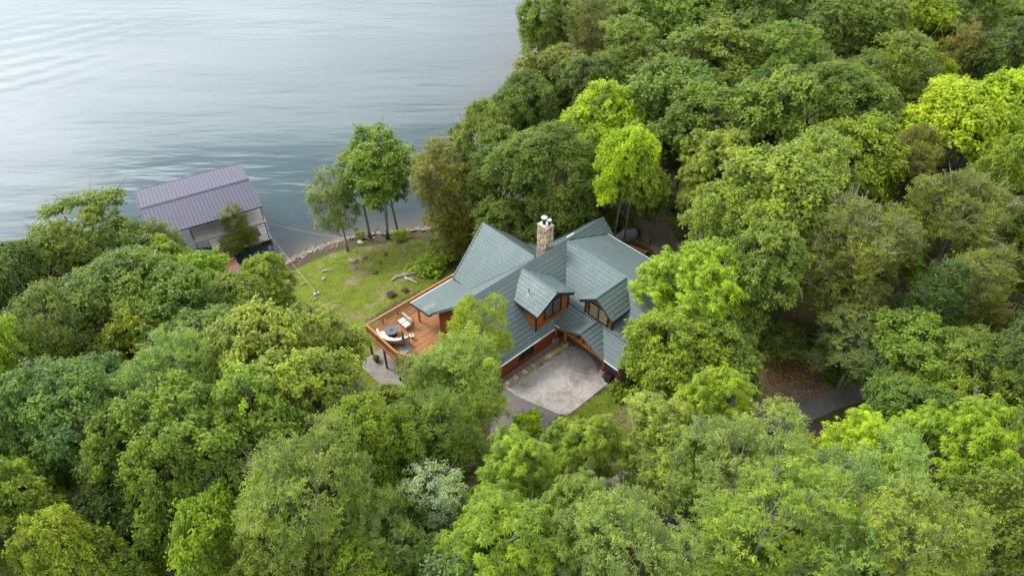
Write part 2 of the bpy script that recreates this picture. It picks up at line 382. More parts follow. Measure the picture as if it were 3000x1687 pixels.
# ------------------------------------------------------------------ water
xs = axis(-130, 30, 1.6, -2400, 2400); ys = axis(50, 175, 1.6, -900, 2800)
P, FC = grid(xs, ys); dep = np.clip(LAKE-height(P), 0, 20)
def water_mat():
    t = NT("lake_water"); p = t.pos()
    d = t.attr("depth").outputs["Fac"]
    ang = (0, 0, math.radians(-40))
    big = t.noise(1.0, 5, .55, t.mapv(p, (.012, .055, .05), ang))       # slicks and wind lanes
    mid = t.noise(1.0, 4, .6, t.mapv(p, (.05, .16, .2), ang))
    fine = t.noise(1.0, 3, .6, t.mapv(p, (.8, 2.4, 1), ang))
    lanes = t.rng(big, .40, .62)
    # boat wake: long even swells crossing the far left of the lake
    wk = t.n("ShaderNodeTexWave", {"Vector": t.mapv(p, (1, 1, 1), (0, 0, math.radians(-38))), "Scale": .062, "Distortion": 3.0, "Detail": 3.0, "Detail Scale": .8}, wave_type='BANDS', bands_direction='Y').outputs[1]
    dist = t.n("ShaderNodeVectorMath", {0: p, 1: (-98.0, 122.0, LAKE)}, operation='DISTANCE').outputs["Value"]
    wmask = t.rng(dist, 8, 40, 1, 0)
    h = t.math('ADD', t.math('MULTIPLY', mid, .006), t.math('MULTIPLY', t.math('MULTIPLY', fine, .007), t.math('ADD', .3, lanes)))
    h = t.math('ADD', h, t.math('MULTIPLY', big, .85))
    h = t.math('ADD', h, t.math('MULTIPLY', t.math('MULTIPLY', wk, wmask), .075))
    nrm = t.bump(h, 1.0, .55)
    body = t.n("ShaderNodeBsdfDiffuse", {"Color": (.028, .068, .078, 1)}).outputs[0]
    clear = t.n("ShaderNodeBsdfTransparent", {"Color": (.80, .86, .84, 1)}).outputs[0]
    op = t.math('SUBTRACT', 1.0, t.math('POWER', 2.718, t.math('MULTIPLY', d, -.55)))
    under = t.n("ShaderNodeMixShader", {0: t.math('MAXIMUM', op, .08), 1: clear, 2: body}).outputs[0]
    fr = t.n("ShaderNodeFresnel", {"IOR": 1.37, "Normal": nrm}).outputs[0]
    gl = t.n("ShaderNodeBsdfGlossy", {"Color": (1, 1, 1, 1), "Roughness": t.math('ADD', .06, t.math('MULTIPLY', lanes, .12)), "Normal": nrm}).outputs[0]
    return t.done(t.n("ShaderNodeMixShader", {0: fr, 1: under, 2: gl}).outputs[0])
wm = np_mesh("water", np.column_stack([P, np.full(len(P), LAKE)]), FC, water_mat(), [("depth", 'POINT', dep)])
wm.shade_smooth(); tag(link("lake_water", wm), kind="structure")

# ------------------------------------------------------------------ paved ground
def conc_mat(name, a, b, stain, joint=0.0):
    t = NT(name); p = t.pos(); n1 = t.noise(.5, 6, .65, p); n2 = t.noise(2.2, 6, .7, p, 1.2); n3 = t.noise(14, 4, .6, p)
    c = t.mix(t.rng(n2, .32, .68), a, b); c = t.mix(t.rng(n1, .5, .68, 0, .75), c, stain)
    c = t.mix(t.rng(n3, .55, .8, 0, .35), c, tuple(x*.6 for x in a))
    return t.done(t.bsdf(c, .85, 0, .25, t.bump(t.math('ADD', n2, n3), .35, .02)))
M['pad'] = conc_mat("stamped_concrete", (.33, .292, .272), (.50, .455, .430), (.22, .185, .150))
M['walk'] = conc_mat("brown_concrete", (.215, .165, .13), (.285, .225, .185), (.16, .12, .09))
M['asphalt'] = conc_mat("worn_asphalt", (.150, .132, .124), (.215, .192, .182), (.115, .10, .094))
M['trail'] = conc_mat("earth_drive", (.20, .15, .118), (.27, .21, .17), (.15, .11, .086))
M['patio'] = conc_mat("patio_concrete", (.27, .24, .22), (.34, .31, .29), (.19, .155, .13))
def sheet(name, pts, z, mat, thick=.12):
    m = MB(); m.prism([(p[0], p[1], z-thick) for p in pts], thick); return tag(m.build(name, mat), kind="structure")
def strip(name, line, w, z, mat):
    line = [np.asarray(p) for p in line]
    for _ in range(2):
        q = [line[0]]
        for a, b in zip(line, line[1:]): q += [a*.75+b*.25, a*.25+b*.75]
        line = q+[line[-1]]
    m = MB(); L = []; R = []
    for i, p in enumerate(line):
        d = line[min(i+1, len(line)-1)]-line[max(i-1, 0)]; d = d/np.hypot(*d); nrm = np.array([-d[1], d[0]])
        k = 1+.05*math.sin(i*1.7); L.append(p+nrm*w/2*k); R.append(p-nrm*w/2*k)
    for i in range(len(line)-1):
        m.quad((*L[i], z), (*R[i], z), (*R[i+1], z), (*L[i+1], z))
        m.quad((*L[i], z-.1), (*L[i+1], z-.1), (*L[i+1], z), (*L[i], z)); m.quad((*R[i], z), (*R[i+1], z), (*R[i+1], z-.1), (*R[i], z-.1))
    return tag(m.build(name, mat), kind="structure")
sheet("driveway_apron", [gpt(*p) for p in ((1455, 1130), (1500, 1135), (1640, 1215), (1640, 1290), (1600, 1360), (1480, 1330), (1430, 1230))], .004, M['asphalt'])
strip("driveway", DRIVE, 4.0, .010, M['asphalt'])
strip("rear_drive", DRIVE2, 3.6, .016, M['trail'])
pad_px = [(1476, 1128), (1500, 1108), (1640, 1024), (1672, 1012), (1715, 1030), (1742, 1062), (1752, 1092), (1784, 1120), (1725, 1168), (1690, 1196), (1662, 1216), (1640, 1214), (1560, 1180), (1510, 1158)]
sheet("parking_pad", [gpt(*p) for p in pad_px], .024, M['pad'])
wk = [uvw(u, v) for u, v in ((-13, 4.0), (-13, 5.0), (-6.3, 5.2), (-5.9, 5.6), (-6.3, 6.6), (-6.9, 8.5), (-7.0, 9.8), (-6.2, 11.2), (-5.4, 12.4), (-3.4, 12.4), (-3.4, 4.0))]
sheet("walkway", wk, .014, M['walk'])
sheet("lower_patio", [uvw(u, v) for u, v in ((-19.6, -8.6), (-18.0, -8.9), (-12.5, -8.9), (-12.5, -1), (-19.6, -1.2))], -3.05, M['patio'])

# ================================================================== HOUSE
def P3(u, v, z): return Vector((u, -v, z))
ZR = 6.85; ME = .906
house = thing("lake_house", "timber lake house with green metal shingle roof, dormers and stone chimney", "house", (HO[0], HO[1], 0), H_ANG)

def lerp_iv(poly):
    """interval function s-range at height t of a polygon given as (s,t) points"""
    def fn(t):
        xs = []
        n = len(poly)
        for i in range(n):
            (s1, t1), (s2, t2) = poly[i], poly[(i+1) % n]
            if abs(t1-t2) < 1e-9:
                if abs(t-t1) < 1e-6: xs += [s1, s2]
                continue
            k = (t-t1)/(t2-t1)
            if -1e-6 <= k <= 1+1e-6: xs.append(s1+k*(s2-s1))
        return (min(xs), max(xs)) if xs else None
    return fn
def courses(parent, name, org, sd, td, nd, poly, row, tile, mat, lift=.058, back=.012, groove=.03, gh=.014, stag=True):
    org, sd, td, nd = Vector(org), Vector(sd), Vector(td), Vector(nd)
    tmin = min(p[1] for p in poly); tmax = max(p[1] for p in poly); iv = lerp_iv(poly); n = max(1, int(round((tmax-tmin)/row))); row = (tmax-tmin)/n
    for i in range(n):
        t0, t1 = tmin+i*row, tmin+(i+1)*row
        A, B = iv(t0+1e-5), iv(t1-1e-5)
        if A is None or B is None: continue
        m = MB(); off = (i % 2)*tile*.5 if stag else 0
        lo, hi = min(A[0], B[0]), max(A[1], B[1])
        k = math.floor((lo-off)/tile)
        def pt(s, t, h): return org+sd*s+td*t+nd*h
        while k*tile+off < hi:
            sa, sb = k*tile+off, (k+1)*tile+off; k += 1
            var = random.uniform(.42, .68)
            cols = [(sa, 0.0), (sa+groove, gh), (sb-groove, gh), (sb, 0.0)] if tile < 3 else [(sa, 0), (sb, 0)]
            for (x0, h0), (x1, h1) in zip(cols, cols[1:]):
                b0, b1 = min(max(x0, A[0]), A[1]), min(max(x1, A[0]), A[1]); c0, c1 = min(max(x0, B[0]), B[1]), min(max(x1, B[0]), B[1])
                if b1-b0 < 1e-4 and c1-c0 < 1e-4: continue
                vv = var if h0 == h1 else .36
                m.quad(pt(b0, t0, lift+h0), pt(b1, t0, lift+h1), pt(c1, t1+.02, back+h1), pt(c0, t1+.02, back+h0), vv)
                m.quad(pt(b0, t0, -.0), pt(b1, t0, -.0), pt(b1, t0, lift+h1), pt(b0, t0, lift+h0), .0)  # riser face; on roof courses it takes the painted shadow tone
        if m.f: m.build(name, mat, parent)
def roof_plane(name, e0, e1, r1, r0, thick=.16, row=.40, tile=.30, extra=None, trim='trim'):
    """e0-e1 eave, r0-r1 top edge (3-D, local). slab + shingle courses"""
    e0, e1, r0, r1 = map(Vector, (e0, e1, r0, r1))
    poly3 = [e0]+([Vector(p) for p in extra] if extra else [])+[e1, r1, r0]
    sd = (e1-e0).normalized(); nd = (e1-e0).cross(r0-e0).normalized()
    if nd.z < 0: nd = -nd
    td = nd.cross(sd).normalized()
    if td.z < 0: td = -td
    m = MB(); m.prism(poly3, off=-nd*thick); o = m.build(name, M[trim], house)
    pl = [((p-e0).dot(sd), (p-e0).dot(td)) for p in poly3]
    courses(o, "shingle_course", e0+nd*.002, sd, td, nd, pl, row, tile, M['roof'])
    return o
def cap(parent, a, b, w=.17, h=.10, name="ridge_cap", mat='ridge'):
    a, b = Vector(a), Vector(b); n = max(1, int((b-a).length/.9)); 
    m = MB()
    for i in range(n):
        p, q = a.lerp(b, i/n), a.lerp(b, (i+1)/n+.004); d = (q-p).normalized(); x = d.cross(Vector((0, 0, 1))).normalized()
        lift = Vector((0, 0, .012*(i % 2)))
        A = [p-x*w+lift+Vector((0, 0, -w*.72)), p+lift+Vector((0, 0, h)), p+x*w+lift+Vector((0, 0, -w*.72))]; B = [v+(q-p) for v in A]
        m.add(A+B, ((0, 1, 4, 3), (1, 2, 5, 4), (0, 2, 1), (3, 4, 5)), random.uniform(.4, .7))
    return m.build(name, M[mat], parent)
def bar(parent, name, a, b, w, h, mat, up=(0, 0, 1)):
    m = MB(); m.beam(a, b, w, h, up); return m.build(name, M[mat], parent)

# main roof, front (driveway) side and lake side
def main_front():
    e0, e1 = P3(-13.4, 4.69, ZR-ME*4.69), P3(5.2, 4.69, ZR-ME*4.69); sd = (e1-e0).normalized(); r0 = P3(-13.4, 0, ZR)
    nd = (e1-e0).cross(r0-e0).normalized(); nd = nd if nd.z > 0 else -nd
    td = nd.cross(sd); td = td if td.z > 0 else -td
    T = (r0-e0).length; k = (4.69-4.12)/4.69*T
    pts = [(0, 0), (7.2, 0), (7.66, k), (18.6, k), (18.6, T), (0, T)]
    m = MB(); m.prism([e0+sd*s+td*t for s, t in pts], off=-nd*.16); o = m.build("main_roof_slope", M['trim'], house)
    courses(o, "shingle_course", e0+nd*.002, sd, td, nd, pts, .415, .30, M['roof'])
    return o
rf = main_front()
rb = roof_plane("main_roof_slope", P3(5.2, -4.45, ZR-.92*4.45), P3(-13.4, -4.45, ZR-.92*4.45), P3(-13.4, 0, ZR), P3(5.2, 0, ZR))
cap(rf, P3(-13.45, 0, ZR+.05), P3(5.25, 0, ZR+.05))
bar(rf, "gutter", P3(-13.45, 4.76, 2.58), P3(-6.25, 4.76, 2.58), .10, .10, 'white')
for u in (-13.46, 5.26):
    bar(rf, "rake_trim", P3(u, 4.72, ZR-ME*4.72-.04), P3(u, 0, ZR-.02), .10, .26, 'ridge'); bar(rb, "rake_trim", P3(u, -4.48, ZR-.92*4.48-.04), P3(u, 0, ZR-.02), .10, .26, 'ridge')
# lakeside cross gable (prow)
LU = -4.08; LS = .92
la = roof_plane("lake_gable_slope", P3(LU-4.5, -7.05, ZR-LS*4.5), P3(LU-4.5, 0, ZR-LS*4.5), P3(LU, 0, ZR), P3(LU, -7.5, ZR))
lb = roof_plane("lake_gable_slope", P3(LU+4.5, 0, ZR-LS*4.5), P3(LU+4.5, -7.05, ZR-LS*4.5), P3(LU, -7.5, ZR), P3(LU, 0, ZR))
cap(la, P3(LU, -7.55, ZR+.05), P3(LU, -.3, ZR+.05))
bar(la, "rake_trim", P3(LU-4.55, -7.09, ZR-LS*4.55-.02), P3(LU, -7.55, ZR-.02), .10, .26, 'ridge'); bar(lb, "rake_trim", P3(LU+4.55, -7.09, ZR-LS*4.55-.02), P3(LU, -7.55, ZR-.02), .10, .26, 'ridge')
# low porch roofs over the deck
pa = roof_plane("porch_roof", P3(LU-4.4, -7.2, 2.42), P3(-13.75, -7.2, 2.42), P3(-13.75, -4.3, 2.86), P3(LU-4.4, -4.3, 2.86), thick=.2)
bar(pa, "gutter", P3(-13.8, -7.26, 2.42), P3(LU-4.5, -7.26, 2.42), .09, .11, 'white')
bar(pa, "rake_trim", P3(-13.8, -7.25, 2.36), P3(-13.8, -4.35, 2.8), .08, .22, 'trim')
pb = roof_plane("porch_roof", P3(5.0, -7.2, 2.42), P3(.3, -7.2, 2.42), P3(.3, -4.3, 2.86), P3(5.0, -4.3, 2.86), thick=.2)
bar(pb, "gutter", P3(.3, -7.26, 2.42), P3(5.05, -7.26, 2.42), .09, .11, 'white')
bar(pb, "rake_trim", P3(5.05, -7.25, 2.36), P3(5.05, -4.35, 2.8), .08, .2, 'ridge')
# wing towards the driveway
WL, WR = .86, .231; WE = 11.7
wl_ = roof_plane("wing_roof_slope", P3(-3.65, 0, ZR-WL*3.65), P3(-3.65, WE, ZR-WL*3.65), P3(0, WE, ZR), P3(0, 0, ZR))
wr_ = roof_plane("wing_roof_slope", P3(4.71, WE, ZR-WR*4.71), P3(4.71, 0.3, ZR-WR*4.71), P3(0, 0.3, ZR), P3(0, WE, ZR), row=.36)
cap(wl_, P3(0, .15, ZR+.06), P3(0, WE+.05, ZR+.06))
bar(wr_, "gutter", P3(4.78, .9, ZR-WR*4.71-.02), P3(4.78, WE, ZR-WR*4.71-.02), .09, .12, 'white')
# valley flashings
bar(wl_, "valley_flashing", P3(0, .0, ZR+.03), P3(-3.65, 3.65*WL/ME, ZR-WL*3.65+.09), .10, .04, 'trim')
bar(wr_, "valley_flashing", P3(.3, .10, ZR+.0), P3(4.71, 4.71*WR/ME, ZR-WR*4.71+.07), .10, .04, 'trim')
bar(la, "valley_flashing", P3(LU-.1, -.1, ZR+.02), P3(LU-4.4, -4.4, ZR-LS*4.4+.09), .10, .04, 'trim')
# entry porch: lower pitch along the wing plus a small gable
pe0, pe1, pz0 = -3.6, -5.82, ZR-WL*3.65-.02
ep = roof_plane("entry_porch_roof", P3(pe1, 4.1, 2.6), P3(pe1, 12.0, 2.6), P3(pe0, 12.0, pz0), P3(pe0, 4.1, pz0))
bar(ep, "gutter", P3(pe1-.06, 10.35, 2.6), P3(pe1-.06, 12.05, 2.6), .09, .10, 'white'); bar(ep, "gutter", P3(pe1-.06, 4.1, 2.6), P3(pe1-.06, 5.1, 2.6), .09, .10, 'white')
bar(ep, "rake_trim", P3(pe1, 12.06, 2.52), P3(pe0, 12.06, pz0-.06), .08, .24, 'trim')
bar(ep, "break_flashing", P3(pe0-.05, 4.1, pz0+.05), P3(pe0-.05, 11.7, pz0+.05), .12, .05, 'trim')
GV, GZ, GH = 7.68, 3.92, 2.62
ga = roof_plane("entry_gable_slope", P3(-3.4, GV-GH, GZ-.49*GH), P3(-5.98, GV-GH, GZ-.49*GH), P3(-5.98, GV, GZ), P3(-3.4, GV, GZ), thick=.12)
gb = roof_plane("entry_gable_slope", P3(-5.98, GV+GH, GZ-.49*GH), P3(-3.4, GV+GH, GZ-.49*GH), P3(-3.4, GV, GZ), P3(-5.98, GV, GZ), thick=.12)
cap(ga, P3(-6.0, GV, GZ+.06), P3(-3.5, GV, GZ+.06), .13)
for sgn, par in ((-1, ga), (1, gb)): bar(par, "rake_trim", P3(-6.0, GV, GZ-.02), P3(-6.0, GV+sgn*GH, GZ-.49*GH-.02), .07, .2, 'ridge')

# dormers: (axis origin, direction) built in a small frame: a across, b outwards
def dormer(org, ax, out, ridge_len, half, slope, face_b, base_z, wall_half, wins, blind):
    """org = point on the ridge plan, ax across (unit 2-D u,v), out outwards"""
    def D(a, b, z): return P3(org[0]+ax[0]*a+out[0]*b, org[1]+ax[1]*a+out[1]*b, z)
    ze = ZR-slope*half
    d1 = roof_plane("dormer_roof_slope", D(-half, 0, ze), D(-half, ridge_len, ze), D(0, ridge_len, ZR), D(0, 0, ZR), thick=.14)
    d2 = roof_plane("dormer_roof_slope", D(half, ridge_len, ze), D(half, 0, ze), D(0, 0, ZR), D(0, ridge_len, ZR), thick=.14)
    cap(d1, D(0, .1, ZR+.06), D(0, ridge_len+.03, ZR+.06), .14)
    for sg, par in ((-1, d1), (1, d2)):
        bar(par, "barge_board", D(0, ridge_len+.03, ZR-.16), D(sg*(half+.02), ridge_len+.03, ze-.16), .06, .30, 'trim')
        bar(par, "rake_trim", D(0, ridge_len+.05, ZR+.015), D(sg*(half+.03), ridge_len+.05, ze+.015), .09, .09, 'ridge')
        bar(par, "fascia", D(sg*(half+.02), ridge_len, ze-.16), D(sg*(half+.02), .9, ze-.16), .05, .26, 'trim')
    # walls
    w = MB(); zt = lambda a: ZR-.16-slope*abs(a)
    core = [D(-wall_half, face_b-.06, base_z-.6), D(wall_half, face_b-.06, base_z-.6), D(wall_half, face_b-.06, zt(wall_half)), D(0, face_b-.06, zt(0)), D(-wall_half, face_b-.06, zt(wall_half))]
    w.prism(core, off=D(0, 0, 0)-D(0, face_b-.3, 0)); wo_ = w.build("dormer_wall", M['trim'], house)
    s0 = D(-wall_half, face_b-.055, 0); sdir = (D(1, 0, 0)-D(0, 0, 0)); nd = D(0, 1, 0)-D(0, 0, 0)
    pl = [(0, base_z-.5), (2*wall_half, base_z-.5), (2*wall_half, zt(wall_half)), (wall_half, zt(0)), (0, zt(wall_half))]
    courses(wo_, "siding_board", s0, sdir, (0, 0, 1), nd, pl, .17, 50, M['cedar_wall'], lift=.035, back=.012, stag=False)
    for sg in (-1, 1):   # cheek walls
        a0 = D(sg*(wall_half+.004), face_b-.05, 0); sd2 = D(0, -1, 0)-D(0, 0, 0); n2 = D(sg, 0, 0)-D(0, 0, 0)
        courses(wo_, "siding_board", a0, sd2, (0, 0, 1), n2, [(0, base_z-.5), (face_b-.8, base_z-.5), (face_b-.8, zt(wall_half)-.05), (0, zt(wall_half)-.05)], .17, 50, M['cedar_wall'], lift=.035, back=.012, stag=False)
        m = MB(); m.box((0, 0, 0), (.14, .14, 1)); me = m.mesh("corner_board", M['trim'])
        c = link("corner_board", me, wo_); p = D(sg*wall_half, face_b-.03, (base_z-.4+zt(wall_half))/2); c.location = p; c.scale = (1, 1, zt(wall_half)-base_z+.4)
    # window
    a0, a1, z0, z1 = wins
    fr = MB(); b = face_b+.03; ft = .13
    for (p, q) in ((D(a0-ft/2, b, z0), D(a1+ft/2, b, z0)), (D(a0-ft/2, b, z1), D(a1+ft/2, b, z1)), (D(a0, b, z0), D(a0, b, z1)), (D(a1, b, z0), D(a1, b, z1)), (D((a0+a1)/2, b, z0), D((a0+a1)/2, b, z1))):
        fr.beam(p, q, .13, .10, up=nd)
    wo = fr.build("dormer_window", M['trim'], house)
    for x0, x1 in ((a0+.06, (a0+a1)/2-.06), ((a0+a1)/2+.06, a1-.06)):
        g = MB(); g.prism([D(x0, face_b-.005, z0+.05), D(x1, face_b-.005, z0+.05), D(x1, face_b-.005, z1-.05), D(x0, face_b-.005, z1-.05)], off=nd*.02); g.build("pane", M[blind], wo)
        for k in (1, 2):
            g = MB(); g.beam(D(x0, face_b+.02, z0+(z1-z0)*k/3), D(x1, face_b+.02, z0+(z1-z0)*k/3), .03, .03, up=nd); g.build("glazing_bar", M['trim'], wo)
    return d1
M['blind_grey'] = plain("grey_blind", (.14, .13, .12), .3, vary=.3)
dl = dormer((-6.05, 0), (1, 0), (0, 1), 4.53, 2.38, .60, 4.17, ZR-ME*4.17+.0, 2.06, (-1.05, 1.05, 3.92, 5.65), 'blind_grey')
dr = dormer((0, 7.52), (0, 1), (-1, 0), 3.98, 1.95, .72, 3.58, ZR-WL*3.58, 1.58, (-1.12, 1.12, 3.98, 5.55), 'blind')
# vent pipe on the left dormer
m = MB(); m.tube([P3(-7.35, 2.4, 5.95), P3(-7.35, 2.4, 6.75)], .045, 8); vp = m.build("vent_pipe", M['steel_dark'], dl)
m = MB(); m.tube([P3(-7.35, 2.4, 6.0), P3(-7.35, 2.4, 6.16)], [.16, .06], 8); m.build("vent_flashing", M['white'], dl)
m = MB(); m.beam(P3(1.2, -1.05, ZR-.92*1.05+.1), P3(2.1, -.95, ZR-.92*.95+.1), .14, .08); m.build("roof_vent", M['white'], rb)

# walls
def gable_body(name, u0, u1, v0, v1, zb, zt, apex_v, apex_z, mat):
    m = MB(); m.prism([P3(u0, v0, zb), P3(u0, v1, zb), P3(u0, v1, zt[1]), P3(u0, apex_v, apex_z), P3(u0, v0, zt[0])], off=(u1-u0, 0, 0)); return m.build(name, M[mat], house)
mw = gable_body("main_wall", -12.9, 4.8, -3.95, 4.12, -3.6, (2.9, 2.8), 0, 6.5, 'red_wall')
m = MB(); m.prism([P3(LU-4.0, -6.6, -3.6), P3(LU+4.0, -6.6, -3.6), P3(LU+4.0, -6.6, 2.9), P3(LU, -6.6, 6.5), P3(LU-4.0, -6.6, 2.9)], off=P3(0, 3.0, 0)); lw = m.build("lake_gable_wall", M['red_wall'], house)
m = MB(); m.prism([P3(-3.3, 11.3, -.5), P3(4.3, 11.3, -.5), P3(4.3, 11.3, 5.65), P3(0, 11.3, 6.6), P3(-3.3, 11.3, 3.65)], off=P3(0, -8, 0)); ww = m.build("wing_wall", M['red_wall'], house)
courses(mw, "siding_board", P3(-12.9, 4.125, 0), (1, 0, 0), (0, 0, 1), P3(0, 1, 0), [(0, -.1), (7.6, -.1), (7.6, 2.66), (0, 2.66)], .19, 50, M['red_wall'], lift=.04, back=.012, stag=False)
courses(ww, "siding_board", P3(-3.305, 4.1, 0), P3(0, 1, 0), (0, 0, 1), (-1, 0, 0), [(0, -.1), (7.2, -.1), (7.2, 3.3), (0, 3.3)], .19, 50, M['red_wall'], lift=.04, back=.012, stag=False)
courses(ww, "siding_board", P3(-3.3, 11.305, 0), (1, 0, 0), (0, 0, 1), P3(0, 1, 0), [(0, -.1), (7.6, -.1), (7.6, 5.6), (3.3, 6.5), (0, 3.6)], .19, 50, M['red_wall'], lift=.04, back=.012, stag=False)
def window(a, b, z0, z1, n, split=2, mat='glass'):
    """a,b plan points (u,v); n outward normal (local)"""
    n = Vector(n); A = lambda t, z, o: P3(a[0]+(b[0]-a[0])*t, a[1]+(b[1]-a[1])*t, z)+n*o
    f = MB()
    for z in (z0, z1): f.beam(A(-.05, z, .07), A(1.05, z, .07), .12, .10, up=n)
    for k in range(split+1): f.beam(A(k/split, z0, .07), A(k/split, z1, .07), .12, .10, up=n)
    w = f.build("window", M['trim'], house)
    for k in range(split):
        g = MB(); g.prism([A(k/split, z0, .05), A((k+1)/split, z0, .05), A((k+1)/split, z1, .05), A(k/split, z1, .05)], off=n*.015); g.build("pane", M[mat], w)
        g = MB(); g.beam(A(k/split, (z0+z1)/2, .075), A((k+1)/split, (z0+z1)/2, .075), .04, .03, up=n); g.build("glazing_bar", M['trim'], w)
    return w
window((-10.1, 4.12), (-8.45, 4.12), .75, 1.85, P3(0, 1, 0), 3)
window((-3.3, 8.6), (-3.3, 10.3), 1.0, 2.2, (-1, 0, 0), 2)
window((-12.9, -2.6), (-12.9, -.8), .7, 2.1, (-1, 0, 0), 2)
m = MB(); m.prism([P3(-3.36, 6.4, 0), P3(-3.36, 7.5, 0), P3(-3.36, 7.5, 2.15), P3(-3.36, 6.4, 2.15)], off=(-.06, 0, 0)); dd = m.build("front_door", M['trim'], house)
m = MB(); m.box(P3(-3.46, 7.35, 1.05), (.06, .04, .16)); m.build("door_handle", M['metal_grey'], dd)

M['cap'] = plain("dull_white_metal", (.50, .49, .48), .5, vary=.1)
# chimney with field stones
def chimney():
    c0, c1 = (-2.2, -1.78), (-1.32, -.62)
    zb, zt = 4.6, 8.9
    m = MB(); m.box(P3((c0[0]+c1[0])/2, (c0[1]+c1[1])/2, (zb+zt)/2), (c1[0]-c0[0], c1[1]-c0[1], zt-zb)); ch = m.build("chimney", M['mortar'], house)
    r = random.Random(3)
    sides = [((c0[0], c1[1]), (1, 0), (0, 1), c1[0]-c0[0]), ((c0[0], c0[1]), (0, 1), (-1, 0), c1[1]-c0[1]), ((c1[0], c1[1]), (0, -1), (1, 0), c1[1]-c0[1]), ((c1[0], c0[1]), (-1, 0), (0, -1), c1[0]-c0[0])]
    for (o, d, n, L) in sides:
        z = zb+.1
        while z < zt-.05:
            h = min(r.uniform(.18, .40), zt-z)
            s = -.03
            while s < L-.02:
                w = min(r.uniform(.18, .46), L+.03-s)
                if L+.03-s-w < .1: w = L+.03-s
                m = MB(); dp = r.uniform(.035, .085); g = .012; j = lambda: r.uniform(-.03, .03)
                def S(a, zz, b): return P3(o[0]+d[0]*a+n[0]*b, o[1]+d[1]*a+n[1]*b, zz)
                B = [S(s+g, z+g, 0), S(s+w-g, z+g, 0), S(s+w-g, z+h-g, 0), S(s+g, z+h-g, 0)]
                Fq = [S(s+g+.03+j()*.6, z+g+.03+j()*.6, dp), S(s+w-g-.03+j()*.6, z+g+.03+j()*.6, dp+j()*.4), S(s+w-g-.03+j()*.6, z+h-g-.03+j()*.6, dp), S(s+g+.03+j()*.6, z+h-g-.03+j()*.6, dp+j()*.4)]
                m.add(B+Fq, ((4, 5, 6, 7), (0, 1, 5, 4), (1, 2, 6, 5), (2, 3, 7, 6), (3, 0, 4, 7)))
                m.build("stone", M['stone'], ch); s += w
            z += h
    m = MB(); m.prism([P3(c0[0]-.08, c0[1]-.08, zt), P3(c1[0]+.08, c0[1]-.08, zt), P3(c1[0]+.08, c1[1]+.08, zt), P3(c0[0]-.08, c1[1]+.08, zt)], .09); m.build("chimney_cap", M['mortar'], ch)
    m = MB(); m.prism([P3(c0[0]+.05, c0[1]+.05, zt+.092), P3(c1[0]-.3, c0[1]+.05, zt+.092), P3(c1[0]-.1, c1[1]-.4, zt+.092), P3(c0[0]+.05, c1[1]-.3, zt+.092)], .03); m.build("cap_plate", M['white'], ch)
    for (u, v, rr, hh) in ((-1.86, -1.30, .17, .72), (-1.62, -.86, .13, .55)):
        m = MB(); m.lathe([(rr, 0), (rr, hh)], P3(u, v, zt+.10), 16); fl = m.build("flue_pipe", M['steel_dark'], ch)
        m = MB(); m.lathe([(rr*1.35, 0), (rr*1.3, .05)], P3(u, v, zt+.10), 16); m.build("flue_collar", M['white'], ch)
        m = MB(); m.lathe([(rr*1.25, 0), (rr*1.75, .03), (rr*1.75, .10), (rr*1.3, .14), (.02, .17)], P3(u, v, zt+.10+hh), 20); m.build("flue_cap", M['cap'], ch)
chimney()

# entry posts, stone bases, timber truss
def log_post(u, v, ztop, base=.75):
    m = MB(); m.tube([P3(u, v, base), P3(u, v, ztop*.5+base*.5), P3(u, v, ztop)], [.17, .155, .15], 12); p = m.build("entry_post", M['log'], house, True)
    r = random.Random(u*10+v)
    m = MB(); m.box(P3(u, v, base/2), (.44, .44, base)); b = m.build("post_base", M['mortar'], house)
    for k, z in enumerate((0.02, .27, .52)):
        for dx, dy in ((-.13, -.23), (.12, -.23), (-.13, .23), (.12, .23), (-.23, -.1), (-.23, .12), (.23, -.1), (.23, .12)):
            s = MB(); sx, sy = (r.uniform(.19, .24), .07) if abs(dy) > .2 else (.07, r.uniform(.19, .24))
            q = P3(u+dx, v+dy, z+.12); s.box(q, (sx, sy, r.uniform(.19, .23)), 0, .5, .94); s.build("stone", M['wallstone'], b)
log_post(-5.45, 5.43, 2.5); log_post(-5.41, 10.15, 2.5); log_post(-5.2, 11.75, 2.5); log_post(-5.6, 4.35, 2.5, .5)
tr_ = MB(); tr_.beam(P3(-5.8, 5.25, 2.62), P3(-5.8, 10.1, 2.62), .2, .22); to = tr_.build("entry_truss", M['log'], house)
for a, b in (((5.2, 2.72), (GV, 3.76)), ((10.15, 2.72), (GV, 3.76)), ((GV, 2.7), (GV, 3.7)), ((6.6, 2.7), (7.2, 3.35)), ((8.76, 2.7), (8.16, 3.35))):
    bar(to, "truss_member", P3(-5.8, *a), P3(-5.8, *b), .16, .16, 'log')
for v in (11.95,):
    bar(house, "porch_beam", P3(-5.5, v-.2, 2.45), P3(-3.4, v-.2, 2.6), .16, .18, 'log')
for u, v in ((-5.35, 12.2), (-4.2, 12.55)):
    bar(house, "steel_post", P3(u, v, 0), P3(u, v, 2.35), .12, .12, 'trim', up=(1, 0, 0))
for z in (1.0, .55): bar(house, "porch_rail", P3(-5.25, 12.2, z), P3(-4.2, 12.55, z), .05, .05, 'trim')

# ================================================================== DECK
deck = thing("timber_deck", "orange stained timber deck with slatted railing wrapping the lake side of house", "deck", (HO[0], HO[1], 0), H_ANG)
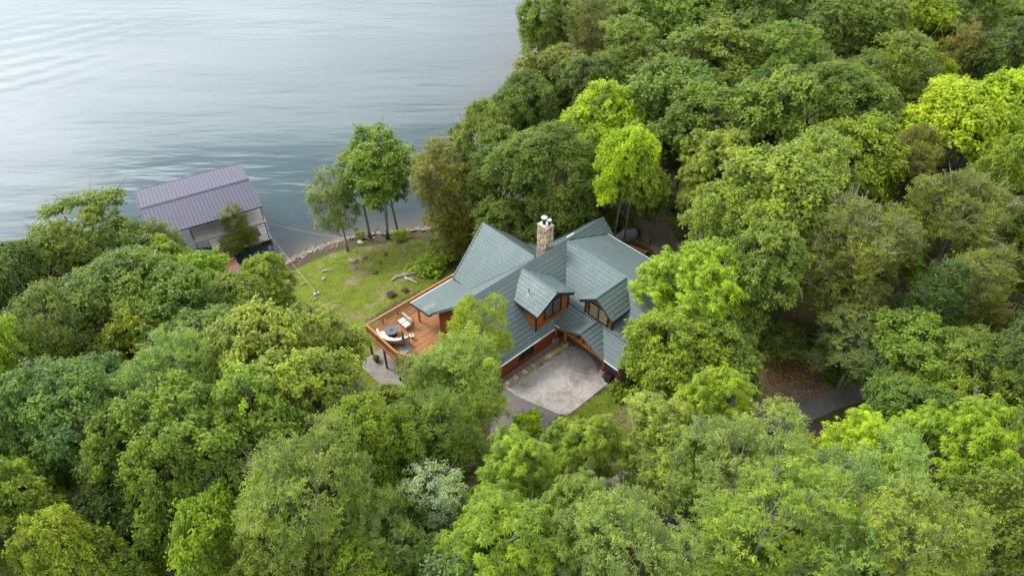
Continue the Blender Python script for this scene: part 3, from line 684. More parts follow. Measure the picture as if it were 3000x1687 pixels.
# boards run along the house
for i in range(int((9.1+1.0)/.15)):
    v = -9.02+i*.15
    lo = -17.95 if v < -4.2 else -17.95+(v+4.2)*.55
    hi = 7.2 if v < -4.1 else -12.9
    m = MB(); m.box(P3((lo+hi)/2, v, -.02+random.uniform(-.002, .002)), (hi-lo, .138, .045)); m.build("deck_board", M['deckwood'], deck)
for a, b in (((-17.98, -9.1), (7.25, -9.1)), ((-17.98, -9.1), (-17.98, -4.2)), ((-17.98, -4.2), (-15.9, -.2)), ((7.25, -9.1), (7.25, -4.1))):
    bar(deck, "rim_board", P3(a[0], a[1], -.2), P3(b[0], b[1], -.2), .07, .3, 'railwood')
bal = MB(); bal.box((0, 0, .5), (.042, .042, .84)); balm = bal.mesh("baluster", M['railwood'])
rp = MB(); rp.box((0, 0, .5), (.115, .115, 1.06)); rpm = rp.mesh("rail_post", M['railwood'])
def railing(a, b, first=True, every=1.75, bsp=.145):
    a, b = Vector(a), Vector(b); L = (b-a).length; d = (b-a)/L
    m = MB(); m.beam(P3(a.x, a.y, 1.02), P3(b.x, b.y, 1.02), .19, .045); r = m.build("railing", M['railwood'], deck)
    bar(r, "top_rail", P3(a.x, a.y, .93), P3(b.x, b.y, .93), .045, .09, 'railwood'); bar(r, "bottom_rail", P3(a.x, a.y, .12), P3(b.x, b.y, .12), .045, .09, 'railwood')
    n = max(1, round(L/every))
    for i in range(0 if first else 1, n+1):
        p = a+d*(L*i/n); link("rail_post", rpm, r, P3(p.x, p.y, 0))
    k = int(L/bsp)
    for i in range(k):
        p = a+d*((i+.5)*L/k); link("baluster", balm, r, P3(p.x, p.y, 0))
railing((-17.9, -9.03), (-7.0, -9.03)); railing((-7.0, -9.03), (5.6, -9.03), False, bsp=.2)
railing((5.6, -9.03), (7.2, -6.6), False); railing((7.2, -6.6), (7.3, -4.2), False)
railing((-17.9, -9.03), (-17.9, -4.2), False); railing((-17.9, -4.2), (-17.3, -3.0), False); railing((-17.3, -3.0), (-15.9, -.3), False, bsp=.2)
for u, v in ((-17.9, -8.95), (-17.9, -6.4), (-17.85, -4.3), (-14, -8.95), (-10.5, -8.95)):
    bar(deck, "support_post", P3(u, v, -3.4), P3(u, v, -.3), .16, .16, 'post', up=(1, 0, 0))
for u in (-13.3, -9.2):
    bar(deck, "roof_post", P3(u, -6.75, 0), P3(u, -6.75, 2.3), .16, .16, 'log', up=(1, 0, 0))
bar(deck, "roof_beam", P3(-13.6, -6.75, 2.3), P3(-8.3, -6.75, 2.3), .16, .2, 'log')
# small side stair rail at the far side of the wing
sr = thing("side_deck_rail", "short orange timber rail beside the brown drive at house corner", "railing", (*uvw(10.6, 4.0), 0), H_ANG)
m = MB(); m.beam((-1.6, 0, 1.02), (.9, 0, 1.02), .19, .05); m.build("hand_rail", M['railwood'], sr)
m = MB(); m.beam((.9, 0, 1.02), (.9, -1.2, 1.02), .19, .05); m.build("hand_rail", M['railwood'], sr)
for x, y in ((-1.6, 0), (-.35, 0), (.9, 0), (.9, -1.2)):
    link("rail_post", rpm, sr, (x, y, 0))
for i in range(9): link("baluster", balm, sr, (-1.5+i*.26, 0, 0))

# ================================================================== FURNITURE on the deck
def hl(u, v, z=0.0): p = uvw(u, v); return (p[0], p[1], z)
def cushion(parent, name, c, sz, tilt=0.0, rz=0.0, mat='cushion'):
    """pillowy box"""
    n = 5; vs = []; fs = []; hx, hy, hz_ = sz[0]/2, sz[1]/2, sz[2]/2
    m = MB()
    for s in (-1, 1):
        for i in range(n):
            for j in range(n):
                x, y = -1+2*i/(n-1), -1+2*j/(n-1); k = (1-abs(x)**4)*(1-abs(y)**4)
                vs.append(Vector((x*hx*(.97+.03*k), y*hy*(.97+.03*k), s*hz_*(.62+.38*k))))
    for s in (0, 1):
        for i in range(n-1):
            for j in range(n-1):
                b = s*n*n; fs.append((b+i*n+j, b+(i+1)*n+j, b+(i+1)*n+j+1, b+i*n+j+1))
    per = [i*n for i in range(n)]+[(n-1)*n+j for j in range(1, n)]+[i*n+n-1 for i in range(n-2, -1, -1)]+[j for j in range(n-2, 0, -1)]
    for k in range(len(per)): a, b = per[k], per[(k+1) % len(per)]; fs.append((a, b, n*n+b, n*n+a))
    R = Matrix.Rotation(rz, 3, 'Z') @ Matrix.Rotation(tilt, 3, 'X')
    m.add([R @ v+Vector(c) for v in vs], fs); return m.build(name, M[mat], parent, True)
ls = thing("loveseat", "cream cushioned two seat patio loveseat facing the round table", "loveseat", hl(-14.65, -7.2), H_ANG+math.pi/2)
# local: x along the seat, +y is its front (towards -U)
for x in (-.36, .36):
    cushion(ls, "seat_cushion", (x, .08, .46), (.70, .72, .17)); cushion(ls, "back_cushion", (x, -.36, .80), (.70, .62, .18), math.radians(72))
for y in (.40, -.34):
    m = MB(); m.beam((-.76, y, .34), (.76, y, .34), .05, .05); m.build("frame_rail", M['bronze'], ls)
for x in (-.76, .76):
    m = MB(); m.tube([(x, .42, 0), (x, .40, .34), (x, .42, .62), (x, -.1, .68), (x, -.42, .66)], .028, 6); m.build("armrest", M['bronze'], ls)
    m = MB(); m.tube([(x, -.40, 0), (x, -.36, .36), (x, -.55, 1.05)], .028, 6); m.build("leg", M['bronze'], ls)
m = MB(); m.tube([(-.76, -.55, 1.05), (-.3, -.60, 1.12), (.3, -.60, 1.12), (.76, -.55, 1.05)], .028, 6); m.build("back_frame", M['bronze'], ls)
sf = thing("curved_sofa", "curved cream cushioned outdoor sofa with dark metal back along deck rail", "sofa", hl(-15.9, -6.9), H_ANG)
# arc in (u,v) degrees measured as atan2(v,u)
def arcp(r, deg, z): a = math.radians(deg); return Vector((r*math.cos(a), -r*math.sin(a), z))
A0, A1, NC = 86, 216, 5
for i in range(NC):
    d0 = A0+(A1-A0)*i/NC; d1 = A0+(A1-A0)*(i+1)/NC; dm = (d0+d1)/2
    for nm, r0, r1, z0, z1, lean in (("seat_cushion", 1.12, 1.68, .40, .56, 0), ("back_cushion", 1.62, 1.80, .50, .98, .10)):
        m = MB(); k = 4; vs = []; fs = []
        for q in range(k+1):
            dg = d0+.8+(d1-d0-1.6)*q/k; pinch = .03 if q in (0, k) else 0
            for (r, z) in ((r0+pinch, z0), (r1-pinch*.5, z0), (r1+lean-pinch*.5, z1-pinch), (r0+lean+pinch, z1-pinch)): vs.append(arcp(r, dg, z))
        for q in range(k):
            for e in range(4): fs.append((q*4+e, q*4+(e+1) % 4, q*4+4+(e+1) % 4, q*4+4+e))
        fs += [(0, 1, 2, 3), (k*4+3, k*4+2, k*4+1, k*4)]
        m.add(vs, fs); m.build(nm, M['cushion'], sf, False)
for (r, z, nm) in ((1.9, .95, "back_rail"), (1.86, .36, "base_rail"), (1.12, .34, "front_rail")):
    m = MB(); m.tube([arcp(r, A0+(A1-A0)*t/16, z) for t in range(17)], .028, 6); m.build(nm, M['bronze'], sf)
for t in range(6):
    dg = A0+(A1-A0)*t/5
    m = MB(); m.tube([arcp(1.84, dg, 0), arcp(1.84, dg, .4), arcp(1.9, dg, .95)], .03, 6); m.build("leg", M['bronze'], sf); m = MB(); m.tube([arcp(1.14, dg, 0), arcp(1.12, dg, .36)], .028, 6); m.build("leg", M['bronze'], sf)
    if t < 5:
        m = MB(); e = A0+(A1-A0)*(t+1)/5; m.tube([arcp(1.88, dg+1, .45), arcp(1.88, e-1, .85)], .018, 5); m.tube([arcp(1.88, dg+1, .85), arcp(1.88, e-1, .45)], .018, 5); m.build("back_brace", M['bronze'], sf)
ft = thing("round_fire_table", "round slate grey fire table between the sofa and loveseat", "table", hl(-16.36, -7.15), H_ANG)
m = MB(); m.lathe([(.58, .56), (.64, .58), (.66, .61), (.66, .635), (.64, .65), (.02, .652)], n=32); m.build("table_top", M['slate'], ft)
m = MB(); m.lathe([(.48, 0), (.50, .05), (.42, .3), (.50, .55), (.5, .57)], n=28); m.build("table_base", M['bronze'], ft)
m = MB(); m.lathe([(.17, .653), (.17, .668), (.15, .672)], n=20); m.build("burner_lid", M['steel_dark'], ft)
um = thing("closed_umbrella", "closed grey striped patio umbrella standing on its square base", "umbrella", hl(-16.55, -4.85), H_ANG)
m = MB(); m.tube([(0, 0, .09), (0, 0, 2.45)], .026, 8); m.build("pole", M['steel_dark'], um)
for k in range(8):
    a0, a1 = 2*math.pi*k/8, 2*math.pi*(k+1)/8; am = (a0+a1)/2; m = MB(); rows = []
    for z, r in ((2.38, .03), (2.2, .09), (1.7, .13), (1.2, .17), (.78, .21)):
        rows.append([(r*math.cos(a0), r*math.sin(a0), z), (r*.62*math.cos(am), r*.62*math.sin(am), z-.03), (r*math.cos(a1), r*math.sin(a1), z)])
    for p, q in zip(rows, rows[1:]):
        m.quad(p[0], p[1], q[1], q[0]); m.quad(p[1], p[2], q[2], q[1])
    m.build("canopy_panel", M['canvas'] if k % 2 else M['canvas_light'], um)
m = MB(); m.lathe([(.05, 2.36), (.05, 2.42), (.02, 2.55)], n=10); m.build("finial", M['canvas'], um)
ub = thing("umbrella_base", "square light grey slatted umbrella base on the deck boards", "umbrella base", hl(-16.65, -4.6), H_ANG-.06)
m = MB(); m.box((0, 0, .035), (1.0, .86, .05)); m.build("tray", M['steel_dark'], ub)
for i in range(6):
    m = MB(); m.box((-.42+i*.168, 0, .075), (.155, .86, .03)); m.build("slat", M['mat_grey'], ub)
st = thing("side_table", "tiny round pale side table with a dark ornament near the umbrella", "side table", hl(-15.25, -5.4), H_ANG)
m = MB(); m.lathe([(.20, .44), (.24, .45), (.24, .475), (.02, .48)], n=24); m.build("table_top", M['cushion'], st)
m = MB(); m.lathe([(.15, 0), (.15, .02), (.025, .05), (.025, .44)], n=14); m.build("stem", M['bronze'], st)
m = MB(); m.lathe([(.05, .482), (.07, .53), (.03, .58), (.05, .62), (.01, .68)], n=12); m.build("ornament", M['steel_dark'], st)
def leaf_ball(n, r, lw, seed, zs=.7):
    g = np.random.default_rng(seed); d = g.normal(size=(n, 3)); d /= np.linalg.norm(d, axis=1)[:, None]; c = d*r*g.uniform(.4, 1, (n, 1)); c[:, 2] = np.abs(c[:, 2])*zs
    return leaf_quads(c, d+np.array([0, 0, .6]), g, lw, lw*.5)
def leaf_quads(c, nrm, g, ln, wd, droop=.25, axis_dir=None):
    n = len(c); nrm = nrm/np.linalg.norm(nrm, axis=1)[:, None]
    a = g.normal(size=(n, 3)) if axis_dir is None else axis_dir+g.normal(size=(n, 3))*.25
    a = a-nrm*np.sum(a*nrm, 1)[:, None]; a /= np.linalg.norm(a, axis=1)[:, None]+1e-9; b = np.cross(nrm, a)
    ln = np.broadcast_to(np.asarray(ln, float), (n,))*g.uniform(.75, 1.25, n); wd = np.broadcast_to(np.asarray(wd, float), (n,))*g.uniform(.8, 1.2, n)
    a = a.copy(); a[:, 2] -= droop; L = ln[:, None]; Wd = wd[:, None]
    v = np.stack([c, c+a*L*.45+b*Wd*.5, c+a*L, c+a*L*.45-b*Wd*.5], 1).reshape(-1, 3)
    return v, np.arange(4*n).reshape(-1, 4)
pp = thing("potted_plant", "dark round pot of green leaves beside the deck post on patio", "potted plant", hl(-18.1, -7.9, -3.05), 0)
m = MB(); m.lathe([(.20, 0), (.30, .42), (.34, .44), (.34, .50), (.29, .50), (.27, .44)], n=20); m.build("pot", M['terracotta'], pp, True)
v, f = leaf_ball(420, .30, .13, 5, .6); v[:, 2] += .46; o = link("foliage", np_mesh("foliage", v, f, M['leaf'], [("leafvar", 'POINT', np.repeat(RNG.random(420), 4)), ("clumpvar", 'POINT', np.full(1680, .4))]), pp); o.color = (.07, .13, .03, 1)
an = thing("television_antenna", "white spindly antenna on the porch roof corner above deck", "antenna", hl(-13.3, -4.9, 2.78), H_ANG)
m = MB(); m.tube([(0, 0, 0), (0, 0, .75)], .022, 6); m.build("mast", M['rope'], an)
m = MB(); m.tube([(-.55, .1, .42), (.55, -.1, .5)], .018, 5); m.build("boom", M['rope'], an)
for x in (-.5, -.25, 0, .25, .5):
    m = MB(); m.tube([(x, -.3, .46), (x, .3, .46)], .012, 5); m.build("element", M['rope'], an)

# ================================================================== low stone wall, bin
sw = thing("stone_border_wall", "low dry stone wall between the front walkway and parking pad", "stone wall", (HO[0], HO[1], 0), H_ANG)
r = random.Random(11)
m = MB(); m.prism([P3(-12.6, 4.98, 0), P3(-6.1, 5.3, 0), P3(-6.1, 5.62, 0), P3(-12.6, 5.3, 0)], .34); m.build("wall_core", M['mortar'], sw)
for lay, z in ((0, .0), (1, .17), (2, .33)):
    for side in ((0, 1) if lay < 2 else (2,)):
        u = -12.65
        while u < -6.1:
            w = r.uniform(.25, .55); k = (u+12.6)/6.5; v = 4.98+.32*k
            if lay == 2: c = P3(u+w/2, v+.16, .40); sz = (w-.03, r.uniform(.36, .48), r.uniform(.10, .16))
            else: c = P3(u+w/2, v+(.33 if side else -.02), z+.085); sz = (w-.03, r.uniform(.10, .15), .16)
            m = MB(); m.box(c, sz, r.uniform(-.05, .05), .5, r.uniform(.86, .95)); m.build("stone", M['wallstone'], sw); u += w
tb = thing("trash_bin", "dark grey lidded trash bin beside the entry porch post", "trash bin", hl(-5.55, 10.95, .02), H_ANG+.1)
m = MB(); m.box((0, 0, .43), (.50, .54, .82), 0, .5, 1.14); m.build("bin_body", M['bin'], tb)
m = MB(); m.box((0, 0, .87), (.64, .68, .06), 0, .5, .92); m.box((0, .02, .91), (.5, .5, .04), 0, .5, .8); m.build("lid", M['bin'], tb)
m = MB(); m.beam((-.26, -.36, .84), (.26, -.36, .84), .04, .04); m.build("handle", M['steel_dark'], tb)
for x in (-.24, .24):
    m = MB(); m.tube([(x-.03, -.26, .1), (x+.03, -.26, .1)], .1, 12); m.build("wheel", M['rubber'], tb)
# covered watercraft and trailer behind the house
def blob(name, prof, mat, parent, n=14):
    """prof: list of (x, half_width, height, z0) rings along x"""
    vs = []; fs = []
    for (x, w, h, z0) in prof:
        for k in range(n):
            a = math.pi*k/(n-1); vs.append((x, w*math.cos(a), z0+h*max(0.0, math.sin(a))**.8))
    for i in range(len(prof)-1):
        for k in range(n-1): fs.append((i*n+k, i*n+k+1, (i+1)*n+k+1, (i+1)*n+k))
    fs.append(tuple(range(n))); fs.append(tuple((len(prof)-1)*n+k for k in range(n-1, -1, -1)))
    m = MB(); m.add(vs, fs); return m.build(name, M[mat], parent, True)
cvx = un(1832, 688, .5)
cv = thing("covered_watercraft", "grey fabric covered watercraft parked on grass behind the wing roof", "watercraft", (cvx[0], cvx[1], hz(cvx[0], cvx[1])), math.radians(28))
blob("fabric_cover", [(-1.5, .25, .45, .25), (-1.2, .55, .75, .2), (-.6, .62, .82, .15), (-.3, .60, 1.15, .15), (.1, .62, 1.2, .15), (.5, .62, .95, .15), (1.0, .6, .9, .2), (1.35, .5, .8, .2)], 'cover', cv)
blob("rear_hull", [(1.33, .52, .72, .2), (1.75, .5, .66, .2), (1.95, .36, .5, .22)], 'steel_dark', cv)
m = MB(); m.tube([(1.5, -.3, .95), (1.62, -.15, 1.0), (1.62, .15, 1.0), (1.5, .3, .95)], .035, 6); m.build("grab_rail", M['metal_grey'], cv)
m = MB(); m.beam((-1.6, 0, .18), (1.9, 0, .18), .5, .12); m.build("cradle", M['drift_brown'], cv)
tlx = un(1865, 728, .5)
tl = thing("utility_trailer", "small brown wooden trailer with dark rails beside the covered watercraft", "trailer", (tlx[0], tlx[1], hz(tlx[0], tlx[1])), math.radians(-40))
m = MB(); m.box((0, 0, .48), (2.3, 1.15, .06)); m.build("bed", M['deckwood'], tl)
for y in (-.58, .58):
    m = MB(); m.beam((-1.15, y, .72), (1.15, y, .72), .05, .30); m.build("side_board", M['drift_brown'], tl)
m = MB(); m.beam((-1.15, -.58, .72), (-1.15, .58, .72), .05, .3); m.build("front_board", M['drift_brown'], tl)
for y in (-.70, .70):
    m = MB(); m.lathe([(.12, -.08), (.30, -.08), (.32, 0), (.30, .08), (.12, .08)], n=20)
    w = m.build("wheel", M['rubber'], tl); w.rotation_euler = (math.pi/2, 0, 0); w.location = (.75, y, .32)
    m = MB(); m.lathe([(.15, -.085), (.16, 0), (.15, .085)], n=16); m.build("rim", M['white'], w)
m = MB(); m.tube([(-1.15, 0, .42), (-2.1, 0, .38)], .04, 6); m.build("drawbar", M['steel_dark'], tl)
m = MB(); m.tube([(-1.0, .3, .58), (.9, .42, .62)], .09, 8); m.build("rolled_tarp", M['steel_dark'], tl)

# ================================================================== BOAT DOCK
DA = math.radians(30.0)
dk = thing("boat_dock", "covered boat dock with purple grey ribbed metal roof floating by the shore", "boat dock", (-39.87, 72.73, LAKE), DA)
HLn, RUN, ZRG, ZEV = 6.6, 5.75, 6.5, 5.75
ml = MB(); n_sh = 30
for sg in (-1, 1):
    m = MB(); m.prism([(-HLn, 0, ZRG-.06), (HLn, 0, ZRG-.06), (HLn, sg*RUN, ZEV-.06), (-HLn, sg*RUN, ZEV-.06)], -.05); rs = m.build("roof_slope", M['dockrib'], dk)
    w = 2*HLn/n_sh
    sh = MB()
    L = math.hypot(RUN, ZRG-ZEV); up = Vector((0, -(ZEV-ZRG)*sg, RUN)).normalized()*1
    up = Vector((0, sg*(ZRG-ZEV)/L, RUN/L))
    def S(x, t, h): return Vector((x, sg*RUN*t, ZRG+(ZEV-ZRG)*t))+up*h
    # one ribbed sheet: flat pan with a raised rib along one edge
    prof = [(0, 0), (.035, .05), (.085, .05), (.12, 0), (w*.55, .004), (w-.001, 0)]
    for (x0, h0), (x1, h1) in zip(prof, prof[1:]): sh.quad(S(x0, 0, h0), S(x1, 0, h1), S(x1, 1.015, h1), S(x0, 1.015, h0))
    sm = sh.mesh("roof_sheet", M['dockroof'])
    rib = MB(); rib.prism([S(.03, 0, .05), S(.09, 0, .05), S(.09, 1.016, .05), S(.03, 1.016, .05)], off=up*.012); rm = rib.mesh("sheet_rib", M['dockrib'])
    for i in range(n_sh):
        o = link("roof_sheet", sm, rs, (-HLn+i*w, 0, 0)); link("sheet_rib", rm, rs, (-HLn+i*w, 0, 0))
    m = MB(); m.beam((-HLn-.03, sg*RUN*1.01, ZEV-.05), (HLn+.03, sg*RUN*1.01, ZEV-.05), .05, .16); m.build("eave_trim", M['dockrib'], rs)
    for x in (-HLn-.04, HLn+.04):
        m = MB(); m.beam((x, 0, ZRG+.01), (x, sg*RUN*1.01, ZEV+.01), .09, .13); m.build("rake_trim", M['dockroof'], rs)
m = MB(); m.add([(-HLn-.06, -.26, ZRG+.005), (-HLn-.06, 0, ZRG+.10), (-HLn-.06, .26, ZRG+.005), (HLn+.06, -.26, ZRG+.005), (HLn+.06, 0, ZRG+.10), (HLn+.06, .26, ZRG+.005)], ((0, 1, 4, 3), (1, 2, 5, 4), (0, 2, 1), (3, 4, 5))); m.build("ridge_cap", M['dockrib'], dk)
for x in (-6.4, -2.1, 2.1, 6.45):
    for y in (-5.35, 0.0, 5.35):
        if y == 0.0 and abs(x) < 6: continue
        m = MB(); m.beam((x, y, -.3), (x, y, ZEV-.12+(.7 if y == 0 else 0)), .11, .11, up=(1, 0, 0)); m.build("post", M['steel_dark'], dk)
for y in (-5.35, 5.35):
    m = MB(); m.beam((-6.5, y, ZEV-.2), (6.5, y, ZEV-.2), .1, .14); m.build("roof_beam", M['metal_grey'], dk)
for x in (-6.4, -2.1, 2.1, 6.45):
    m = MB(); m.beam((x, -5.35, ZEV-.2), (x, 5.35, ZEV-.2), .1, .14); m.build("cross_beam", M['metal_grey'], dk)
# upper platform at the shore side, with plywood sheets
PZ = 3.5
m = MB(); m.box((2.2, -4.1, PZ-.14), (8.9, 3.5, .16)); up_ = m.build("upper_platform", M['metal_grey'], dk)
for i in range(7):
    for j in range(3):
        m = MB(); m.box((2.2-4.45+.64+i*1.27, -4.1-1.17+j*1.17, PZ-.045+random.uniform(-.004, .004)), (1.225, 1.13, .03)); m.build("deck_sheet", M['dockply'], up_)
for z in (PZ-.26, PZ-.62):
    m = MB(); m.beam((-2.2, -5.9, z), (6.65, -5.9, z), .06, .07); m.build("truss_chord", M['metal_grey'], up_)
for i in range(8):
    m = MB(); x = -2.2+i*8.85/8; m.beam((x, -5.9, PZ-.28), (x+.55, -5.9, PZ-.60), .035, .035); m.build("truss_web", M['metal_grey'], up_)
    m = MB(); m.beam((x+.55, -5.9, PZ-.60), (x+1.1, -5.9, PZ-.28), .035, .035); m.build("truss_web", M['metal_grey'], up_)
for sx in (6.0, -1.6):
    m = MB(); m.beam((sx, -5.4, PZ-.6), (sx-.9 if sx > 0 else sx+.9, -5.4, PZ-1.7), .05, .05); m.build("knee_brace", M['metal_grey'], up_)
# floating walkways
for (cx, cy, lx, ly) in ((0, -4.9, 13.4, 1.3), (0, 5.0, 13.4, .9), (-6.2, 0.05, 1.0, 8.5), (6.2, 0.05, 1.0, 8.5), (0, .05, 1.0, 8.5)):
    m = MB(); m.box((cx, cy, .42), (lx, ly, .12)); wk_ = m.build("walkway", M['dockply'], dk)
    m = MB(); m.box((cx, cy, .12), (lx*.97, ly*.9, .46)); m.build("float", M['rubber'], wk_)
m = MB(); m.tube([(4.7, -2.2, PZ), (4.7, -2.2, PZ+1.35)], .05, 8); m.build("white_pipe", M['white'], dk)
for z in (1.0, 1.9, 2.7):
    m = MB(); m.beam((6.62, -5.5, z), (6.62, -4.3, z), .05, .05); m.build("ladder_rung", M['metal_grey'], dk)
m = MB(); m.beam((6.62, -4.3, .4), (6.62, -4.3, 3.4), .05, .05, up=(1, 0, 0)); m.build("ladder_side", M['metal_grey'], dk)
# gangway
g0, g1 = np.array([-36.9, 69.3, -7.35]), np.array([-33.2, 63.0, -6.75]); gd = g1-g0; gl_ = np.hypot(gd[0], gd[1])
gw = thing("gangway", "brown plank gangway with white dashed rail leading to the boat dock", "gangway", tuple(g0), math.atan2(gd[1], gd[0]))
for y in (-.7, .7):
    m = MB(); m.beam((0, y, 0), (gl_, y, gd[2]), .08, .16); m.build("stringer", M['metal_grey'], gw)
npk = 30
for i in range(npk):
    t = (i+.5)/npk; m = MB(); m.box((gl_*t, 0, gd[2]*t+.10), (gl_/npk-.02, 1.45, .04)); m.build("plank", M['gang'], gw)
for i in range(16):
    t = (i+.3)/16; m = MB(); m.beam((gl_*t, -.78, gd[2]*t+.55), (gl_*(t+.036), -.78, gd[2]*(t+.036)+.55), .07, .07); m.build("rail_segment", M['white'], gw)
for t in (0.02, .35, .68, .98):
    m = MB(); m.beam((gl_*t, -.78, gd[2]*t), (gl_*t, -.78, gd[2]*t+.52), .05, .05, up=(1, 0, 0)); m.build("rail_post", M['metal_grey'], gw)
# mooring cables
def cable(name, a, b, label, sag=.25, r=.013, n=12):
    a, b = Vector(a), Vector(b); t = thing(name, label, "cable", a, 0)
    m = MB(); m.tube([(b-a)*(i/n)-Vector((0, 0, sag*4*(i/n)*(1-i/n))) for i in range(n+1)], r, 5); m.build("wire", M['rope'], t)
    m = MB(); m.lathe([(.06, -.08), (.09, 0), (.06, .08)], tuple(b-a), n=8); m.build("shackle", M['metal_grey'], t)
def at_ground(x, y, it=12):
    z = -5.0
    for _ in range(it): p = un(x, y, z); z = hz(p[0], p[1])
    p = un(x, y, z); return Vector((p[0], p[1], hz(p[0], p[1])))
def dloc(x, y, z): return Vector((-39.87+x*math.cos(DA)-y*math.sin(DA), 72.73+x*math.sin(DA)+y*math.cos(DA), LAKE+z))
c1_ = at_ground(1030, 703); cable("mooring_cable", dloc(6.7, -1.5, .6), c1_+Vector((0, 0, .12)), "thin pale mooring cable running from dock side to the shoreline trees")
c2_ = at_ground(928, 862); cable("mooring_cable", dloc(6.7, -5.2, .6), c2_+Vector((0, 0, .25)), "thin pale mooring cable running from dock corner up the lawn to a concrete anchor", .2)
ac = thing("anchor_block", "pale concrete anchor block with dark post at the end of the lawn cable", "anchor", c2_)
m = MB(); m.box((0, 0, .1), (.75, .5, .26), .4, .5, .85); m.build("block", M['rock'], ac); m = MB(); m.tube([(0, 0, .2), (0, 0, .62)], .06, 8); m.build("post", M['steel_dark'], ac)

# ================================================================== LAWN DEBRIS
def branch(name, px, label, length, rad, ang, mat, forks=2, seed=0, rise=.12, cat="log", z_up=0.0):
    r = random.Random(seed); p = at_ground(*px); t = thing(name, label, cat, p+Vector((0, 0, rad*.6+z_up)), ang)
    pts = [Vector((length*(k/6-.5), r.uniform(-.12, .12)*length*.5, rise*length*math.sin(k/6*math.pi)*.5+r.uniform(0, .05))) for k in range(7)]
    # follow the slope
    for q in pts:
        wx = p.x+q.x*math.cos(ang)-q.y*math.sin(ang); wy = p.y+q.x*math.sin(ang)+q.y*math.cos(ang); q.z += hz(wx, wy)-p.z
    m = MB(); m.tube(pts, [rad*(1-.6*k/6) for k in range(7)], 7); m.build("stem", M[mat], t, True)
    for f in range(forks):
        k = 2+f % 4; b = pts[k]; d = Vector((r.uniform(.3, 1), r.uniform(-1, 1), r.uniform(.2, .7))).normalized()*length*r.uniform(.25, .45)
        m = MB(); m.tube([b, b+d*.5+Vector((0, 0, .04)), b+d], [rad*.55, rad*.35, rad*.12], 6); m.build("fork", M[mat], t, True)
branch("fallen_branch", (1195, 806), "long forked bleached branch lying by the shrubs near the deck", 4.2, .13, .55, 'drift', 5, 1, .1, "branch")
branch("fallen_log", (1206, 824), "short thick bleached log in front of the forked branch", 1.9, .17, -.55, 'drift', 1, 2, .03)
branch("driftwood", (961, 794), "curved bone white driftwood piece in the middle left of lawn", 1.6, .09, .1, 'drift', 2, 3, .2, "driftwood")
branch("driftwood", (1052, 762), "small grey driftwood arch beside the pale lawn boulder", 1.1, .1, 2.2, 'drift', 1, 4, .4, "driftwood")
branch("driftwood", (925, 877), "small curled white driftwood just below the concrete anchor", .9, .07, 1.1, 'drift', 1, 5, .4, "driftwood")
branch("driftwood", (892, 832), "little grey driftwood knot lying beside the lawn cable", .7, .09, .5, 'drift', 2, 6, .3, "driftwood")
branch("driftwood", (975, 770), "thin pale twig standing above the white driftwood", 1.2, .035, .9, 'drift', 2, 7, .3, "driftwood")
branch("shore_log", (1095, 694), "long dark fallen log lying along the waterline under the shore trees", 6.2, .17, .12, 'drift_brown', 2, 8, .02)
branch("shore_log", (1215, 680), "dark straight log floating at the water edge beside the cedar", 6.0, .15, .10, 'drift_brown', 1, 9, .02)
branch("driftwood", (855, 770), "pale driftwood stick at the left end of the beach", 1.6, .07, .6, 'drift', 2, 10, .1, "driftwood")
branch("driftwood", (868, 762), "brown driftwood stick on the beach beside the pale one", 1.4, .06, .95, 'drift_brown', 2, 11, .1, "driftwood")
branch("driftwood", (1188, 738), "small white forked stick near the top right of lawn", .9, .05, 1.4, 'drift', 2, 12, .3, "driftwood")
branch("driftwood", (1008, 753), "tiny white driftwood stub below the leftmost shore tree", .6, .08, .2, 'drift', 2, 13, .3, "driftwood")
branch("driftwood", (952, 722), "grey driftwood fork at the beach edge", 1.1, .07, .7, 'drift', 2, 14, .2, "driftwood")
def rock(px, label, s, seed, mat='rock', name="boulder", cat="rock"):
    r = np.random.default_rng(seed); p = at_ground(*px); n, k = 9, 6; vs = []; fs = []
    for i in range(k):
        th = math.pi*i/(k-1)
        for j in range(n):
            a = 2*math.pi*j/n; rr = 1+r.uniform(-.2, .2); vs.append((s[0]*math.sin(th)*math.cos(a)*rr, s[1]*math.sin(th)*math.sin(a)*rr, s[2]*math.cos(th)*(1+r.uniform(-.12, .12))))
    for i in range(k-1):
        for j in range(n): fs.append((i*n+j, i*n+(j+1) % n, (i+1)*n+(j+1) % n, (i+1)*n+j))
    m = MB(); m.add(vs, fs); o = m.build(name, M[mat]); o.location = p+Vector((0, 0, s[2]*.35)); o.rotation_euler = (0, 0, r.uniform(0, 6)); return tag(o, label, cat)
rock((1035, 766), "pale flat grey boulder left of the driftwood arch", (.6, .36, .22), 1)
rock((1069, 757), "brown rock just right of the driftwood arch", (.35, .26, .2), 2, 'drift_brown')
rock((1056, 712), "light grey boulder at the shore between two tree trunks", (.5, .34, .26), 3)
rock((948, 818), "small dark stone low in the lawn left centre", (.35, .22, .18), 4)
rock((1190, 656+43), "flat pale stone on the grass beneath the shore log", (.4, .25, .12), 5)
rock((804, 865), "tan boulder half hidden by the maple beside the lawn", (.6, .45, .4), 6)
def stump(px, label, r, h, mat='drift_brown'):
    p = at_ground(*px); t = thing("tree_stump", label, "stump", p)
    m = MB(); m.lathe([(r*1.35, -.1), (r*1.05, h*.35), (r, h), (r*.9, h+.015)], n=12); m.build("bark", M[mat], t, True)
    m = MB(); m.lathe([(r*.88, h+.012), (r*.86, h+.03), (.01, h+.03)], n=12); m.build("cut_face", M['post'], t)
stump((1099, 800), "reddish brown cut stump in the middle of lawn", .33, .22, 'post'); stump((1130, 747), "small dark stump in the upper lawn", .26, .28); stump((1115, 773), "thin dark stake like stump in the upper lawn centre", .09, .4)
